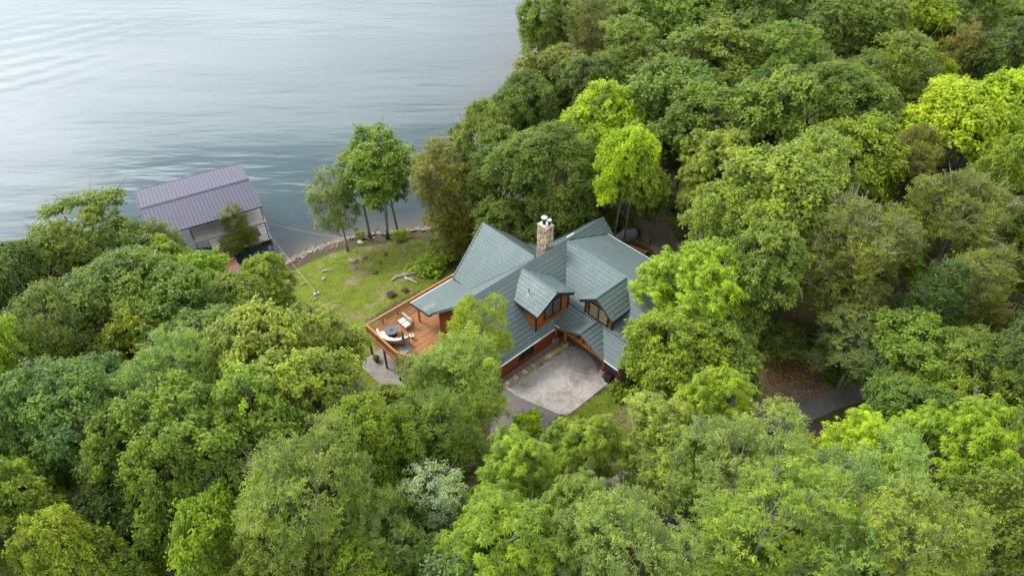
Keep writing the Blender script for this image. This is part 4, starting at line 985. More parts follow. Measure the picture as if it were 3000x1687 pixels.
def brush(px, label, r, seed):
    p = at_ground(*px); t = thing("brush_pile", label, "brush pile", p); g = random.Random(seed)
    m = MB()
    for k in range(170):
        a = g.uniform(0, 6.28); q = Vector((r*g.uniform(0, .8)*math.cos(a), r*g.uniform(0, .8)*math.sin(a), g.uniform(0, r*.6))); d = Vector((g.uniform(-1, 1), g.uniform(-1, 1), g.uniform(-.2, .5)))*r*.55
        m.tube([q-d*.5, q+d*.5+Vector((0, 0, .03))], g.uniform(.015, .03), 4)
    o = m.build("twigs", M['drift_brown'], t); o["kind"] = "stuff"
    m = MB(); m.lathe([(r*.9, -.15), (r*.7, r*.12), (r*.35, r*.24), (.02, r*.3)], n=9); m.build("heap", M['post'], t, True)
brush((1148, 866), "dark heap of dead brush on the lawn below the deck roof", .7, 1); brush((1187, 852), "second smaller dark brush heap nearer to the deck rail", .5, 2)
# pole at the right edge, small shed under the foreground trees
pl0 = un(2915, 985, 0.5); pole = thing("leaning_pole", "thin pale leaning pole among shrubs at the right edge", "pole", (pl0[0], pl0[1], hz(pl0[0], pl0[1])))
m = MB(); m.tube([(0, 0, -.2), (.35, .3, 4.6)], [.06, .04], 8); m.build("shaft", M['drift'], pole); m = MB(); m.lathe([(.05, 0), (.05, .06)], (.35, .3, 4.6), n=8); m.build("tip", M['metal_grey'], pole)
sx_, sy_ = un(2000, 1560, 2.4)[:2]
shd = thing("small_shed", "small shed with dark blue ribbed roof glimpsed through foreground trees", "shed", (sx_, sy_, hz(sx_, sy_)), .5)
m = MB(); m.box((0, 0, 1.0), (2.6, 2.2, 2.0)); m.build("wall", M['mat_grey'], shd)
for sg in (-1, 1):
    m = MB(); m.prism([(-1.5, 0, 2.75), (1.5, 0, 2.75), (1.5, sg*1.3, 2.05), (-1.5, sg*1.3, 2.05)], .05); rs = m.build("roof_slope", M['dockrib'], shd)
    for i in range(11):
        m = MB(); x = -1.45+i*.29; m.beam((x, 0, 2.81), (x, sg*1.3, 2.11), .05, .04); m.build("roof_rib", M['dockroof'], rs)
m = MB(); m.prism([(-1.29, -1.11, 0), (-.5, -1.11, 0), (-.5, -1.11, 1.8), (-1.29, -1.11, 1.8)], off=(0, -.04, 0)); m.build("door", M['white'], shd)

# loose stones along the waterline (uncountable)
gs = np.random.default_rng(31); Vs = []; Fs = []; cnt = 0
for i in range(520):
    k = gs.integers(6, len(SHORE)-8); t = gs.random(); q = SHORE[k]*(1-t)+SHORE[k+1]*t+gs.normal(0, .75, 2)
    sc = gs.uniform(.05, .2)*(1.6 if gs.random() < .08 else 1); z = hz(q[0], q[1])
    base = np.array([(-1, -1, -.4), (1, -1, -.4), (1, 1, -.4), (-1, 1, -.4), (-.7, -.6, .5), (.6, -.7, .55), (.7, .6, .45), (-.6, .7, .5)])*gs.uniform(.7, 1.2, (8, 3))*sc
    a = gs.uniform(0, 6.28); base = base@np.array([[math.cos(a), -math.sin(a), 0], [math.sin(a), math.cos(a), 0], [0, 0, 1]]); Vs.append(base+np.array([q[0], q[1], z+.02]))
    Fs.append(np.array([(4, 5, 6, 7), (0, 1, 5, 4), (1, 2, 6, 5), (2, 3, 7, 6), (3, 0, 4, 7)])+8*cnt); cnt += 1
o = link("shore_stones", np_mesh("shore_stones", np.concatenate(Vs), np.concatenate(Fs), M['rock'])); tag(o, "scattered small brown and grey stones along the waterline", "stones", kind="stuff")

# ================================================================== TREES
def clump_centres(g, n, R, Rz, lobes, zmin=-.45, sep=.95, shell=(.62, 1.0), cone=0.0):
    """crown = several leafy limbs (lobes) of unequal size and height; clumps sit on their outer faces"""
    L = [(np.array([0, 0, Rz*.45]), .50)]
    for q in range(lobes):
        a = 2.4*q+g.uniform(-.5, .5); rr = R*g.uniform(.38, .78); z = Rz*g.uniform(-.55, .62)
        t = (z/Rz+1)/2; rr *= (1-cone*t)*(1.0-.45*max(0, z/Rz)); L.append((np.array([rr*math.cos(a), rr*math.sin(a), z]), g.uniform(.24, .46)*(1-.5*cone*t)))
    out = []; tries = 0
    while len(out) < n and tries < n*80:
        tries += 1; k = g.integers(len(L)); c, f = L[k]; rad = np.array([R*f, R*f, Rz*f*1.12])
        d = g.normal(size=3); d /= np.linalg.norm(d)
        if d[2] < zmin: continue
        p = c+d*rad*g.uniform(*shell)**.5
        if any(kk != k and np.sum(((p-c2)/(np.array([R*f2, R*f2, Rz*f2*1.12])))**2) < .45 for kk, (c2, f2) in enumerate(L)): continue
        if out and np.min(np.linalg.norm(np.array(out)-p, axis=1)) < sep: continue
        out.append(p)
    return np.array(out)
def crown_leaves(C, rad, g, kind):
    V = []; LV = []; CV = []
    for c, r in zip(C, rad):
        cv = np.clip(g.normal(.5, .22), 0, 1)
        o = c.copy(); o[2] = max(o[2], 0)*.8+.2; o = o/(np.linalg.norm(o)+1e-6); bias = o*.55+np.array([0, 0, .45])
        n = int(kind['n']*r*r)
        T = int(7+9*r); td = g.normal(size=(T, 3)); td /= np.linalg.norm(td, axis=1)[:, None]; td = td+bias*.9; td /= np.linalg.norm(td, axis=1)[:, None]
        tl_ = r*g.uniform(.65, 1.5, T); ti = g.integers(T, size=n); tt = g.uniform(.12, 1.0, n)**.65
        d = td[ti]+g.normal(size=(n, 3))*.22; d /= np.linalg.norm(d, axis=1)[:, None]
        p = c+td[ti]*(tl_[ti]*tt)[:, None]*np.array([1, 1, kind.get('flat', .8)])+g.normal(size=(n, 3))*.15*r
        p[:, 2] -= .16*r*tt*tt
        if kind['mode'] == 'leaf':
            nrm = d*.5+np.array([0, 0, .65])+g.normal(size=(n, 3))*.42
            v, _ = leaf_quads(p, nrm, g, kind['l'], kind['w'], kind.get('droop', .2)); LV.append(np.repeat(np.clip(g.normal(.5, .25, n), 0, 1), 4)); nq = n
        elif kind['mode'] == 'whorl':
            k = kind['k']; P_ = np.repeat(p, k, 0); ang = np.tile(np.arange(k)*2*np.pi/k, n)+np.repeat(g.uniform(0, 6.28, n), k)
            ax = np.stack([np.cos(ang), np.sin(ang), np.full(n*k, -.05)], 1)+np.repeat(d, k, 0)*.25
            nrm = np.tile(np.array([0, 0, 1.0]), (n*k, 1))+np.repeat(d, k, 0)*.4+g.normal(size=(n*k, 3))*.15
            v, _ = leaf_quads(P_, nrm, g, kind['l'], kind['w'], kind.get('droop', .35), ax); LV.append(np.repeat(np.clip(np.repeat(g.normal(.5, .22, n), k)+g.normal(0, .1, n*k), 0, 1), 4)); nq = n*k
        else:  # spray: short rows of narrow leaves along a drooping twig
            k = kind['k']; tw = d*.7+g.normal(size=(n, 3))*.5+np.array([0, 0, kind.get('up', .1)]); tw /= np.linalg.norm(tw, axis=1)[:, None]
            P_ = np.repeat(p, k, 0)+np.repeat(tw, k, 0)*np.tile(np.arange(k)*kind['gap'], n)[:, None]
            side = np.tile(np.where(np.arange(k) % 2 == 0, 1.0, -1.0), n)[:, None]; sx = np.cross(tw, np.array([0, 0, 1.0])); ax = np.repeat(sx, k, 0)*side+np.repeat(tw, k, 0)*.7
            nrm = np.tile(np.array([0, 0, 1.0]), (n*k, 1))+g.normal(size=(n*k, 3))*.35
            v, _ = leaf_quads(P_, nrm, g, kind['l'], kind['w'], kind.get('droop', .15), ax); LV.append(np.repeat(np.clip(np.repeat(g.normal(.5, .25, n), k), 0, 1), 4)); nq = n*k
        V.append(v); CV.append(np.full(nq*4, cv))
    V = np.concatenate(V); return V, np.arange(len(V)).reshape(-1, 4), np.concatenate(LV), np.concatenate(CV)
def skeleton(C, H, g, cz, base_r, nlimb=9, bare=0, lean=(0, 0), top=.86):
    m = MB(); N = 8
    def tp(t): return Vector((lean[0]*t*t+.12*math.sin(t*5+1), lean[1]*t*t+.12*math.sin(t*4), H*t))
    m.tube([tp(top*i/N) for i in range(N+1)], [base_r*(1.35 if i == 0 else 1)*(1-.82*i/N) for i in range(N+1)], 8)
    Cw = C+np.array([0, 0, cz]); seeds = Cw[g.choice(len(Cw), nlimb, replace=False)]
    for _ in range(4):
        lab = np.argmin(np.linalg.norm(Cw[:, None]-seeds[None], axis=2), 1)
        seeds = np.array([Cw[lab == k].mean(0) if np.any(lab == k) else seeds[k] for k in range(nlimb)])
    for k in range(nlimb):
        s = Vector(seeds[k]); hd = math.hypot(s.x, s.y); t0 = min(max((s.z-.75*hd-1.0)/H, .22), top*.9); a = tp(t0)
        mid = a.lerp(s, .5)+Vector((g.normal()*.25, g.normal()*.25, .35)); e = a.lerp(s, .82)
        rb = base_r*.42*(1-.5*t0); m.tube([a, a.lerp(mid, .55), mid, e], [rb, rb*.8, rb*.6, rb*.34], 6, False)
        for c in Cw[lab == k]:
            c = Vector(c); q = mid.lerp(e, g.uniform(.1, 1)); w = q.lerp(c, .55)+Vector((g.normal()*.12, g.normal()*.12, .12))
            m.tube([q, w, c], [rb*.30, rb*.2, rb*.09], 4, False)
    for _ in range(bare):   # bare twigs that show between the leaves
        c = Vector(Cw[g.integers(len(Cw))]); d = Vector((c.x, c.y, (c.z-cz)*.8)).normalized(); p = c-d*.4
        q = p+d*g.uniform(1.0, 1.9)+Vector((g.normal()*.3, g.normal()*.3, g.uniform(0, .4))); w = p.lerp(q, .5)+Vector((g.normal()*.1, g.normal()*.1, g.normal()*.1))
        m.tube([p, w, q], [.042, .030, .012], 4, False)
        for _k in range(2):
            e = w+Vector((g.normal()*.35, g.normal()*.35, g.uniform(0, .4))); m.tube([w, e], [.022, .009], 3, False)
    return m
K = {
    'broad': dict(mode='leaf', n=265, l=.32, w=.20, droop=.22),
    'fine': dict(mode='leaf', n=370, l=.26, w=.15, droop=.2),
    'hick': dict(mode='whorl', n=66, k=6, l=.37, w=.125, droop=.42),
    'feather': dict(mode='spray', n=70, k=6, l=.25, w=.085, gap=.07, up=.25, droop=.25),
    'locust': dict(mode='spray', n=72, k=8, l=.22, w=.09, gap=.075, up=.0, droop=.3),
    'cedar': dict(mode='spray', n=125, k=5, l=.19, w=.085, gap=.07, up=.45, droop=-.1, flat=.9),
    'flower': dict(mode='leaf', n=300, l=.17, w=.11, droop=.05),
}
PROTO = {}
def proto(key, kind, seed, H, R, Rz, cz, n, sep, rad, lobes=11, cone=0.0, bare=0, base_r=.24, nlimb=9, shell=(.5, 1.0), zmin=-.5, lean=(0, 0)):
    g = np.random.default_rng(seed); C = clump_centres(g, n, R, Rz, lobes, zmin, sep, shell, cone)
    r = g.uniform(rad[0], rad[1], len(C)); V, Fq, lv, cv = crown_leaves(C, r, g, K[kind]); V = V+np.array([lean[0]*.6, lean[1]*.6, cz])
    me = np_mesh("crown", V, Fq, M['leaf'], [("leafvar", 'POINT', lv), ("clumpvar", 'POINT', cv)])
    sk = skeleton(C+np.array([lean[0]*.6, lean[1]*.6, 0]), H, g, cz, base_r, nlimb, bare, lean).mesh("trunk", M['bark']); sk.shade_smooth()
    PROTO[key] = (me, sk, H, R, cz)
for i in range(4): proto('broad%d' % i, 'broad', 20+i, 16, 5.0, 5.4, 10.2, 175, .72, (.45, .98), bare=30)
for i in range(2): proto('fine%d' % i, 'fine', 40+i, 16, 5.0, 5.2, 10.4, 175, .72, (.42, .95), bare=36, lobes=12)
for i in range(2): proto('hick%d' % i, 'hick', 50+i, 15, 4.6, 5.0, 9.6, 150, .74, (.45, .95), bare=44)
for i in range(2): proto('feather%d' % i, 'feather', 60+i, 15, 5.0, 4.8, 9.8, 170, .72, (.42, .95), bare=75, lobes=12)
proto('locust0', 'locust', 70, 14, 4.2, 5.0, 8.6, 125, .72, (.5, .95), bare=25)
for i in range(2): proto('cedar%d' % i, 'cedar', 80+i, 13, 3.4, 6.0, 7.0, 130, .62, (.42, .75), cone=.62, bare=40, base_r=.2, shell=(.4, 1.0), zmin=-.9)
proto('oldcedar', 'cedar', 85, 14, 5.2, 5.2, 8.6, 170, .72, (.45, .85), cone=.3, bare=190, base_r=.3, shell=(.45, 1.0))
for i in range(2): proto('slim%d' % i, 'fine', 90+i, 13, 2.3, 4.2, 8.6, 75, .62, (.42, .8), bare=16, lobes=9, base_r=.16, nlimb=7, zmin=-.95)
proto('leaning', 'feather', 95, 11, 2.3, 3.8, 7.0, 55, .62, (.42, .75), bare=30, lobes=8, base_r=.14, nlimb=7, zmin=-.95, lean=(-1.0, -.3))
proto('flower0', 'flower', 97, 12, 3.2, 4.8, 7.2, 100, .66, (.42, .8), bare=60, lobes=10, base_r=.16, zmin=-.8)
for i in range(2): proto('sap%d' % i, 'broad', 100+i, 6, 2.0, 2.4, 3.8, 34, .6, (.42, .65), bare=8, lobes=6, base_r=.07, nlimb=5, zmin=-.8)
proto('bush0', 'broad', 110, 2.2, 1.3, 1.0, 1.0, 18, .45, (.38, .55), lobes=5, base_r=.04, nlimb=4, zmin=-.3)

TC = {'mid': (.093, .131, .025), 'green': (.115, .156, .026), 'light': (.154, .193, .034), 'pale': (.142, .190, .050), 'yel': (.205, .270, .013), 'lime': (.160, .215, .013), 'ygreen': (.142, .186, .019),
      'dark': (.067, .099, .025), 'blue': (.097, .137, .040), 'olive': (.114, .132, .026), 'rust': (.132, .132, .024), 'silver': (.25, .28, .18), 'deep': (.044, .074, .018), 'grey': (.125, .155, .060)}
trees = []; REF = []
def tree_at(x, y, z, key, R, H, col, label, group=None, name=None, rz=None, cat="tree", bark=(.20, .175, .15)):
    me, sk, H0, R0, cz = PROTO[key]; nm = name or ("cedar_tree" if 'cedar' in key else "shrub" if key == 'bush0' else "sapling" if key.startswith('sap') else "broadleaf_tree")
    t = thing(nm, label, cat, (x, y, z-.15), random.uniform(0, 6.28) if rz is None else rz, group); t.rotation_euler.x, t.rotation_euler.y = random.uniform(-.06, .06), random.uniform(-.06, .06); ax = random.uniform(.88, 1.16); t.scale = (R/R0*ax, R/R0/ax, H/H0)
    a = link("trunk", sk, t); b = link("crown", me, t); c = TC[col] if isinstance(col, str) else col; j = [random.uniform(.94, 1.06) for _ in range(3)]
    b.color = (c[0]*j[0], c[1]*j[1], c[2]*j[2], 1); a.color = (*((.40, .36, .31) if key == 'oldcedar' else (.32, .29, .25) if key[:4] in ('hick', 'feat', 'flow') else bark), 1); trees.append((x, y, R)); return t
def tree_px(dx, dy, rD, H, key, col, label, k=.68, group=None, **kw):
    """crown centre at displayed pixel; foot found on the terrain under it"""
    px, py = dx*DK, dy*DK; z = k*H
    for _ in range(14):
        p = un(px, py, z); z = .5*z+.5*(hz(p[0], p[1])+k*H)
    p = un(px, py, z); R = 1.13*rD*DK*pj(p)[2]/F_PX
    REF.append((px, py, label)); return tree_at(p[0], p[1], hz(p[0], p[1]), key, R, H, col, label, group, **kw)
def tree_foot(px, py, R, H, key, col, label, **kw):
    p = at_ground(px, py); return tree_at(p.x, p.y, p.z, key, R, H, col, label, **kw)
TREES = [
 # left shore and lower-left wood
 (215, 620, 145, 17, 'fine0', 'green', "tall green tree at the lake edge left of the boat dock"),
 (45, 720, 85, 16, 'broad1', 'dark', "dark green tree on the left picture edge beside the water"),
 (330, 660, 80, 13, 'broad2', 'ygreen', "yellow green tree between the tall shore tree and olive cedar"),
 (405, 640, 72, 13, 'cedar0', 'olive', "olive cedar tree in front of the boat dock's left end"),
 (590, 560, 46, 9, 'cedar1', 'olive', "small olive cedar poking up before the dock's upper platform"),
 (490, 720, 92, 12, 'broad0', 'lime', "bright lime maple left of the gangway"),
 (670, 715, 72, 10, 'broad3', 'ygreen', "bright green maple right of the gangway covering its shore end"),
 (600, 800, 92, 13, 'broad1', 'green', "green maple at the left end of the lawn"),
 (300, 770, 150, 16, 'fine1', 'mid', "mid green round crowned tree below the olive cedar on left"),
 (450, 800, 120, 15, 'broad2', 'mid', "mid green tree below the lime maple"),
 (120, 850, 125, 17, 'fine0', 'mid', "mid green tree in the left wood below the picture edge tree"),
 (375, 870, 95, 15, 'broad0', 'ygreen', "yellow green crown in the centre of the left wood"),
 (560, 870, 115, 15, 'broad3', 'blue', "blue green crown in left wood right of the yellow green one"),
 (785, 885, 125, 14, 'broad0', 'light', "broad pale yellow green tree immediately left of the deck corner"),
 (660, 930, 145, 16, 'broad1', 'light', "broad pale yellow green tree left of the one at deck corner"),
 (35, 950, 85, 17, 'broad2', 'ygreen', "yellow green crown on the left picture edge halfway down"),
 (215, 1030, 145, 17, 'fine1', 'blue', "blue green crown in the lower left wood"),
 (400, 1000, 110, 16, 'feather0', 'pale', "greyish pale crown in the lower left wood"),
 (520, 1090, 140, 17, 'broad2', 'green', "green crown in the middle of lower left wood"),
 (330, 1150, 115, 15, 'fine0', 'green', "green crown lower left with a dark gap under it"),
 (660, 1070, 135, 17, 'broad0', 'light', "pale yellow green crown left of the whitish tree"),
 (790, 1000, 125, 16, 'broad3', 'light', "pale green crown below the deck corner tree"),
 (900, 1090, 90, 13, 'flower0', 'grey', "grey green whitish tree left of the feathery tree by house"),
 (1090, 1260, 85, 12, 'flower0', 'silver', "white flowering silvery tree in the bottom centre"),
 (995, 1310, 75, 11, 'broad1', 'green', "low deep green tree left of the white flowering tree"),
 (1150, 932, 120, 13.5, 'locust0', 'light', "feathery light green tree in front of the house's left end"),
 (1200, 838, 68, 12, 'feather1', 'lime', "fern like lime tree touching the front eave of house"),
 (1110, 1100, 95, 13, 'locust0', 'green', "feathery green tree left of the driveway apron"),
 (800, 1260, 175, 17, 'feather0', 'green', "large feathery green tree at the bottom left of centre"),
 (470, 1230, 110, 16, 'broad3', 'green', "green crown above the yellow one at bottom left"),
 (510, 1390, 110, 15, 'broad1', 'ygreen', "yellow green crown at the bottom edge left of centre"),
 (95, 1250, 105, 15, 'broad0', 'light', "light green crown near the lower left picture corner"),
 (50, 1120, 85, 16, 'fine0', 'blue', "blue green crown on the left picture edge low down"),
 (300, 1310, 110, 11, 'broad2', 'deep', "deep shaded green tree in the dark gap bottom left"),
 (170, 1420, 100, 15, 'broad3', 'ygreen', "yellow green crown in the bottom left picture corner"),
 (720, 1420, 100, 15, 'fine1', 'green', "green crown on the bottom edge left of the large feathery tree"),
 (940, 1420, 100, 14, 'feather1', 'mid', "mid green feathery crown on the bottom edge near centre"),
 (-40, 1370, 110, 15, 'fine1', 'green', "green crown cut by the left picture edge near the bottom"),
 (330, 1440, 90, 13, 'broad0', 'green', "green crown on the bottom edge between two yellow green ones"),
 (620, 1300, 90, 14, 'broad2', 'mid', "mid green crown left of the large feathery tree"),
 (1035, 1060, 85, 12, 'fine0', 'mid', "mid green tree between the whitish tree and feathery tree by house"),
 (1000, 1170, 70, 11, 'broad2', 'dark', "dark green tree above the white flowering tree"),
 # foreground right of centre
 (1285, 1225, 110, 14, 'hick0', 'ygreen', "bright hickory with drooping whorled leaves below the driveway apron"),
 (1290, 1370, 140, 15, 'hick1', 'ygreen', "bright hickory at the bottom edge centre"),
 (1480, 1170, 95, 13, 'hick0', 'ygreen', "hickory crown right of the apron with drive showing beside it"),
 (1480, 1330, 120, 15, 'hick1', 'green', "darker hickory crown between two bright ones at bottom centre"),
 (1680, 1100, 130, 13, 'hick0', 'light', "thin pale hickory over the drive below the grass island"),
 (1820, 1050, 95, 14, 'hick1', 'lime', "yellow green hickory below the trees at the road bend"),
 (1620, 1390, 150, 16, 'feather0', 'pale', "pale feathery tree on the bottom edge right of centre"),
 (1880, 1210, 140, 16, 'feather1', 'pale', "pale feathery tree below the yellow green hickory"),
 (1900, 1390, 160, 17, 'feather0', 'light', "large light feathery tree on the bottom edge right"),
 (2150, 1150, 105, 14, 'hick0', 'yel', "yellow green hickory just below the asphalt road"),
 (2390, 1170, 125, 15, 'hick1', 'lime', "lime hickory right of the yellow one below the road"),
 (2150, 1300, 150, 17, 'feather1', 'pale', "pale feathery tree below the yellow hickory"),
 (2330, 1390, 150, 17, 'feather0', 'light', "light feathery tree in bottom right wood"),
 (2500, 1350, 120, 16, 'broad2', 'green', "green crown in the bottom right picture corner"),
 (2540, 1130, 75, 14, 'cedar0', 'olive', "olive cedar on the right picture edge below the shrubs"),
 (2440, 1270, 80, 12, 'cedar1', 'olive', "low olive cedar between feathery crowns at right"),
 # right of the house
 (1740, 745, 115, 14, 'hick1', 'lime', "bright lime tree overlapping the right end of the wing roof"),
 (1690, 880, 125, 12, 'broad0', 'ygreen', "bright leafy tree in front of the wing beside entry porch"),
 (1790, 900, 110, 11, 'broad3', 'green', "green tree just right of the bright one by the porch"),
 (1930, 500, 140, 17, 'broad1', 'light', "large light green oak right of the rear drive"),
 (1830, 570, 95, 15, 'broad2', 'light', "light green tree beside the rear drive"),
 (2060, 450, 125, 17, 'fine0', 'light', "light green crown above the big old cedar"),
 (1900, 690, 110, 15, 'broad3', 'green', "green tree beside the old cedar with its trunk showing"),
 (2150, 640, 165, 15, 'oldcedar', 'olive', "big old olive cedar full of bare grey branches"),
 (2160, 860, 100, 9, 'feather1', 'grey', "grey green low tree under the big old cedar"),
 (2420, 560, 140, 15, 'oldcedar', 'olive', "second wide olive cedar near the right picture edge"),
 (2480, 740, 110, 14, 'cedar1', 'olive', "dark olive cedar below the wide one at right edge"),
 (2330, 760, 100, 13, 'cedar0', 'dark', "dark cedar between the two old cedars"),
 (2290, 900, 115, 11, 'broad2', 'green', "green tree above the leaf litter bank on the right"),
 (2460, 920, 115, 11, 'fine1', 'green', "green crown by the leaning pole at right"),
 (2380, 1010, 95, 10, 'broad0', 'ygreen', "yellow green crown right of the road's end"),
 (2530, 1000, 80, 11, 'feather0', 'green', "feathery green crown on the right edge below the pole"),
 # lake edge right of the lawn
 (1125, 460, 100, 16, 'cedar0', 'rust', "rusty olive cedar at the water edge right of the lawn"),
 (1195, 520, 60, 11, 'broad2', 'grey', "grey green tree hugging the rusty cedar"),
 (1225, 365, 80, 18, 'fine1', 'green', "green tree at the lake edge above the rusty cedar"),
 (1260, 420, 100, 17, 'fine0', 'mid', "mid green tree at the lake edge behind the rusty cedar"),
 (1355, 430, 120, 18, 'fine1', 'mid', "tall mid green tree behind the chimney"),
 (1400, 540, 75, 12, 'broad1', 'mid', "lower mid green tree right behind the chimney top"),
 (1280, 560, 70, 11, 'broad3', 'mid', "low green tree behind the lake gable ridge"),
 (1530, 315, 105, 18, 'broad0', 'yel', "vivid yellow tree standing out behind the house"),
 (1508, 420, 80, 15, 'broad2', 'lime', "lime tree directly below the vivid yellow one"),
 (1565, 425, 75, 16, 'broad1', 'yel', "yellow leafed tree joined to the vivid yellow one on its lower right"),
 (1590, 445, 68, 14, 'broad3', 'ygreen', "yellow green tree right of the lime one behind the house"),
 (1655, 500, 50, 9, 'fine0', 'dark', "low dark tree behind the wing roof near the rear trunks"),
 (1390, 220, 95, 18, 'broad2', 'olive', "olive green tree at the lake edge below the top one"),
 (1320, 280, 80, 17, 'fine1', 'mid', "mid green tree leaning over the lake below the olive green one"),
 (1375, 50, 70, 18, 'broad0', 'green', "green tree at the top picture edge overhanging the lake"),
 (1480, 90, 85, 18, 'cedar0', 'olive', "olive cedar at the top edge beside the overhanging tree"),
 (1580, 140, 110, 18, 'fine0', 'green', "green crown in the upper wood above the yellow tree"),
 (1470, 230, 80, 17, 'fine1', 'blue', "blue green crown left of the yellow tree's top"),
 (1680, 260, 130, 18, 'broad1', 'mid', "large mid green crown right of the vivid yellow tree"),
 (1800, 330, 110, 17, 'broad3', 'mid', "mid green crown with dark gaps right of the large one"),
 (1790, 420, 90, 15, 'hick0', 'ygreen', "yellow green crown above the large light oak"),
 (1830, 150, 130, 18, 'broad0', 'green', "broad green crown in the upper middle wood"),
 (1990, 160, 120, 18, 'fine0', 'green', "green crown in the upper wood right of the broad one"),
 (1960, 300, 125, 17, 'broad2', 'green', "green crown in the middle of right wood"),
 (2100, 280, 120, 17, 'fine1', 'mid', "mid green crown left of the bright yellow canopy"),
 (2230, 190, 120, 18, 'fine0', 'green', "green crown above the bright yellow canopy"),
 (2390, 330, 140, 17, 'broad1', 'yel', "wide bright yellow canopy near the right picture edge"),
 (2520, 290, 100, 17, 'broad3', 'yel', "bright yellow canopy touching the right picture edge"),
 (2290, 420, 95, 14, 'oldcedar', 'rust', "brownish cedar in front of the bright yellow canopy"),
 (2180, 390, 110, 16, 'broad0', 'ygreen', "yellow green crown left of the brownish cedar"),
 (2390, 150, 75, 16, 'cedar1', 'rust', "brown cedar in the upper right wood"),
 (2520, 150, 95, 17, 'fine1', 'dark', "dark green crown in the upper right picture corner"),
 (2120, 70, 110, 18, 'broad2', 'mid', "mid green crown on the top edge right of centre"),
 (2290, 60, 100, 18, 'broad3', 'lime', "lime crown on the top edge at right"),
 (2440, 40, 100, 18, 'fine0', 'mid', "mid green crown on the top edge near right corner"),
 (1700, 60, 115, 18, 'fine1', 'green', "green crown on the top edge above the large mid green one"),
 (1900, 30, 110, 18, 'broad1', 'mid', "mid green crown on the top edge centre right"),
 (2530, 470, 90, 16, 'broad2', 'ygreen', "yellow green crown on the right edge below the yellow canopy"),
]
for (dx, dy, rD, H, key, col, lab) in TREES: tree_px(dx, dy, rD, H, key, col, lab)
# shore trees whose feet show
tree_foot(1016, 735, 2.9, 12.5, 'leaning', (.115, .150, .040), "leftmost slim shore tree with greyish leaves leaning left", rz=0, bark=(.34, .31, .28))
tree_foot(1084, 702, 3.1, 14.5, 'slim0', 'green', "second shore tree from the left with a thin trunk", bark=(.26, .23, .20))
tree_foot(1137, 697, 4.0, 16.5, 'slim1', 'green', "tallest shore tree with thick grey trunk", bark=(.34, .32, .30))
tree_foot(1168, 684, 2.3, 13.5, 'slim0', 'mid', "rightmost slim shore tree with dark straight trunk", rz=2.0, bark=(.22, .20, .18))
# saplings and shrubs
tree_px(1330, 1088, 42, 6, 'sap0', 'yel', "spindly yellow sapling over the dark driveway apron", .62)
for i, (dx, dy, rD, H, col, lab) in enumerate((
 (1120, 625, 45, 2.6, 'ygreen', "bright green shrub at the right end of lawn"), (1175, 600, 55, 4.5, 'green', "tall green shrub against the lake gable"), (1085, 665, 40, 1.8, 'lime', "lime shrub beside the deck rail near lake gable"),
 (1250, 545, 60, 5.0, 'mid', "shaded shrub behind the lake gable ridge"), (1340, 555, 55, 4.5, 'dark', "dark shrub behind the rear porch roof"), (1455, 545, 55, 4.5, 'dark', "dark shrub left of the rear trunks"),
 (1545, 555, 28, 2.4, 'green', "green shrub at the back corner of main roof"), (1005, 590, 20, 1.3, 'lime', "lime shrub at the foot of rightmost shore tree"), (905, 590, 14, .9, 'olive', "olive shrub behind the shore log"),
 (1415, 1070, 25, 1.5, 'mid', "round dark shrub at the tip of grass island"), (1960, 870, 60, 3.5, 'green', "green shrub beside the rear drive"), (2090, 900, 60, 3.5, 'dark', "dark shrub under the big old cedar"),
 (1560, 975, 26, 1.2, 'ygreen', "low leafy shrub by the parking pad edge"), (2130, 930, 40, 2.2, 'green', "green shrub on the leaf litter bank"), (985, 985, 30, 2.0, 'light', "pale shrub under the deck's chamfered corner"))):
    tree_px(dx, dy, rD, H, 'bush0' if H < 3 else 'sap%d' % (i % 2), col, lab, .5, cat="shrub", name="shrub")
# trunks behind the house stand in view
for px, py, lab in ((1805, 650, "slender tree with bare grey trunk behind the covered watercraft"), (1830, 640, "slender trunked tree right beside another behind the watercraft")):
    p = at_ground(px, py); tree_at(p.x, p.y, p.z, 'slim1', 2.6, 12.5, 'ygreen', lab, bark=(.34, .30, .26))

# filler trees of the wood
CLEAR = [np.array(q, float)*DK for q in (
 [(-200, -200), (1310, -200), (1290, 120), (1180, 330), (1040, 560), (1080, 650), (1200, 560), (1560, 540), (1640, 520), (1690, 640), (1640, 760), (1590, 960), (1660, 1010), (1560, 1060), (1420, 1090), (1400, 1240), (1340, 1240), (1230, 1090), (1250, 980), (1300, 900), (1250, 780), (1060, 800), (1000, 930), (930, 920), (880, 790), (760, 780), (700, 600), (470, 590), (340, 520), (200, 530), (-200, 690)],
 [(1860, 880), (2010, 860), (2170, 940), (2120, 1040), (1990, 1070), (1870, 1020)], [(1400, 1100), (1640, 1100), (1650, 1210), (1420, 1280)])]
DL = [(DRIVE[i], DRIVE[i+1]) for i in range(len(DRIVE)-1)]+[(DRIVE2[i], DRIVE2[i+1]) for i in range(len(DRIVE2)-1)]
g = np.random.default_rng(99); cand = []
for gx in np.arange(-72, 112, 6.4):
    for gy in np.arange(12, 172, 6.4): cand.append((gx+g.uniform(-2.6, 2.6), gy+g.uniform(-2.6, 2.6)))
cand = np.array(cand); sdv = sdist(cand); hzv = height(cand); nf = 0
USED = set(); CN = {'mid': "mid green", 'green': "green", 'dark': "dark green", 'blue': "blue green", 'ygreen': "yellow green", 'olive': "olive"}
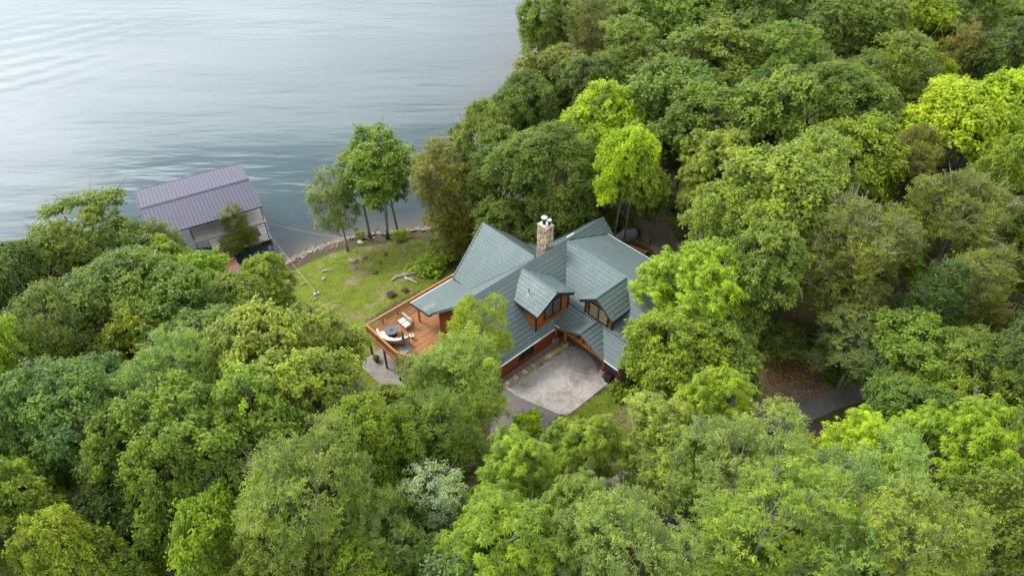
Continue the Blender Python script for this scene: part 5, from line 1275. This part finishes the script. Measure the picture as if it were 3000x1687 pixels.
def filler_label(px, py, col):
    for far in ("small", "smaller", "low"):
        for _d, qx, qy, lab in sorted((math.hypot(px-a, py-b), a, b, l) for a, b, l in REF if len(l.split()) <= 11)[:9]:
            dr = ("right of" if px > qx else "left of") if abs(px-qx) > abs(py-qy) else ("below" if py > qy else "above")
            t = "%s %s tree %s the %s" % (far, CN[col], dr, lab)
            if t not in USED and len(t.split()) <= 16: USED.add(t); return t
    return "small %s tree hidden deep between the big crowns of the wood" % CN[col]
for (x, y), s, h0 in zip(cand, sdv, hzv):
    if s < 2.5: continue
    lu, lv_ = (np.array([x, y])-HO)@HU, (np.array([x, y])-HO)@HV
    if -20 < lu < 10 and -12 < lv_ < 15: continue
    if math.hypot(x-14, y-63) < 10: continue
    if min(seg_dist(np.array([[x, y]]), a, b)[0] for a, b in DL) < 3.6: continue
    H = g.uniform(10, 15); R = g.uniform(3.0, 4.2)
    if min(math.hypot(x-t[0], y-t[1])-.45*t[2] for t in trees) < .9: continue
    px, py, dp = pj((x, y, h0+.66*H)); r = R*F_PX/dp
    if not (-350 < px < 3350 and -300 < py < 2000): continue
    pts = np.array([(px, py), (px-r, py), (px+r, py), (px, py-r*1.15), (px, py+r), (px-r*.7, py-r*.8), (px+r*.7, py-r*.8), (px-r*.7, py+r*.8), (px+r*.7, py+r*.8)])
    if any(inside(pts, c).any() for c in CLEAR): continue
    col = ('mid', 'green', 'dark', 'blue', 'ygreen')[g.integers(5)]; key = ('broad0', 'broad1', 'broad2', 'broad3', 'fine0', 'fine1', 'cedar1')[g.integers(7)]
    if 'cedar' in key: col = 'olive'; R *= .75
    tree_at(x, y, h0, key, R, H, col, filler_label(px, py, col), "smaller trees between the big crowns", name="woodland_tree"); nf += 1
print("filler", nf, "trees", len(trees))

# ================================================================== GRASS, LITTER (uncountable)
def scatter(poly, n, seed, zf=None):
    g = np.random.default_rng(seed); lo, hi = poly.min(0), poly.max(0); P_ = g.uniform(lo, hi, (int(n*2.2), 2)); P_ = P_[inside(P_, poly)][:n]
    return np.column_stack([P_, height(P_)]), g
def tufts(name, poly, n, seed, h, label, cat, col):
    P_, g = scatter(poly, n, seed); patch = vnoise(P_[:, :2], 3.0, 8)+vnoise(P_[:, :2], .9, 9)*.6; P_ = P_[patch > -.25]; n = len(P_); k = 4
    B = np.repeat(P_, k, 0)+np.column_stack([g.normal(0, .07, (n*k, 2)), np.zeros(n*k)])
    d = np.column_stack([g.normal(0, .6, (n*k, 2)), np.ones(n*k)]); v, f = leaf_quads(B, np.column_stack([g.normal(size=(n*k, 2)), np.full(n*k, .15)]), g, h, h*.32, 0.0, d)
    me = np_mesh(name, v, f, M['leaf'], [("leafvar", 'POINT', np.repeat(g.random(n*k), 4)), ("clumpvar", 'POINT', np.repeat(np.repeat(g.random(n), k), 4))]); o = link(name, me); o.color = (*col, 1); tag(o, label, cat, kind="stuff")
tufts("lawn_grass", LAWN, 12000, 3, .085, "bright green patchy grass tufts covering the sloping lawn", "grass", (.150, .180, .032))
tufts("island_grass", ISLE, 3600, 4, .10, "rough mossy grass on the island beside the parking pad", "grass", (.120, .145, .028))
P_, g = scatter(LITTER, 9000, 6); P_[:, 2] += .03
v, f = leaf_quads(P_, np.column_stack([g.normal(0, .5, (len(P_), 2)), np.ones(len(P_))]), g, .20, .13, 0)
o = link("leaf_litter", np_mesh("leaf_litter", v, f, M['leaf'], [("leafvar", 'POINT', np.repeat(g.random(len(P_)), 4)), ("clumpvar", 'POINT', np.repeat(g.random(len(P_)), 4))])); o.color = (.30, .18, .115, 1)
tag(o, "brown fallen leaves covering the bank above the road", "leaf litter", kind="stuff")
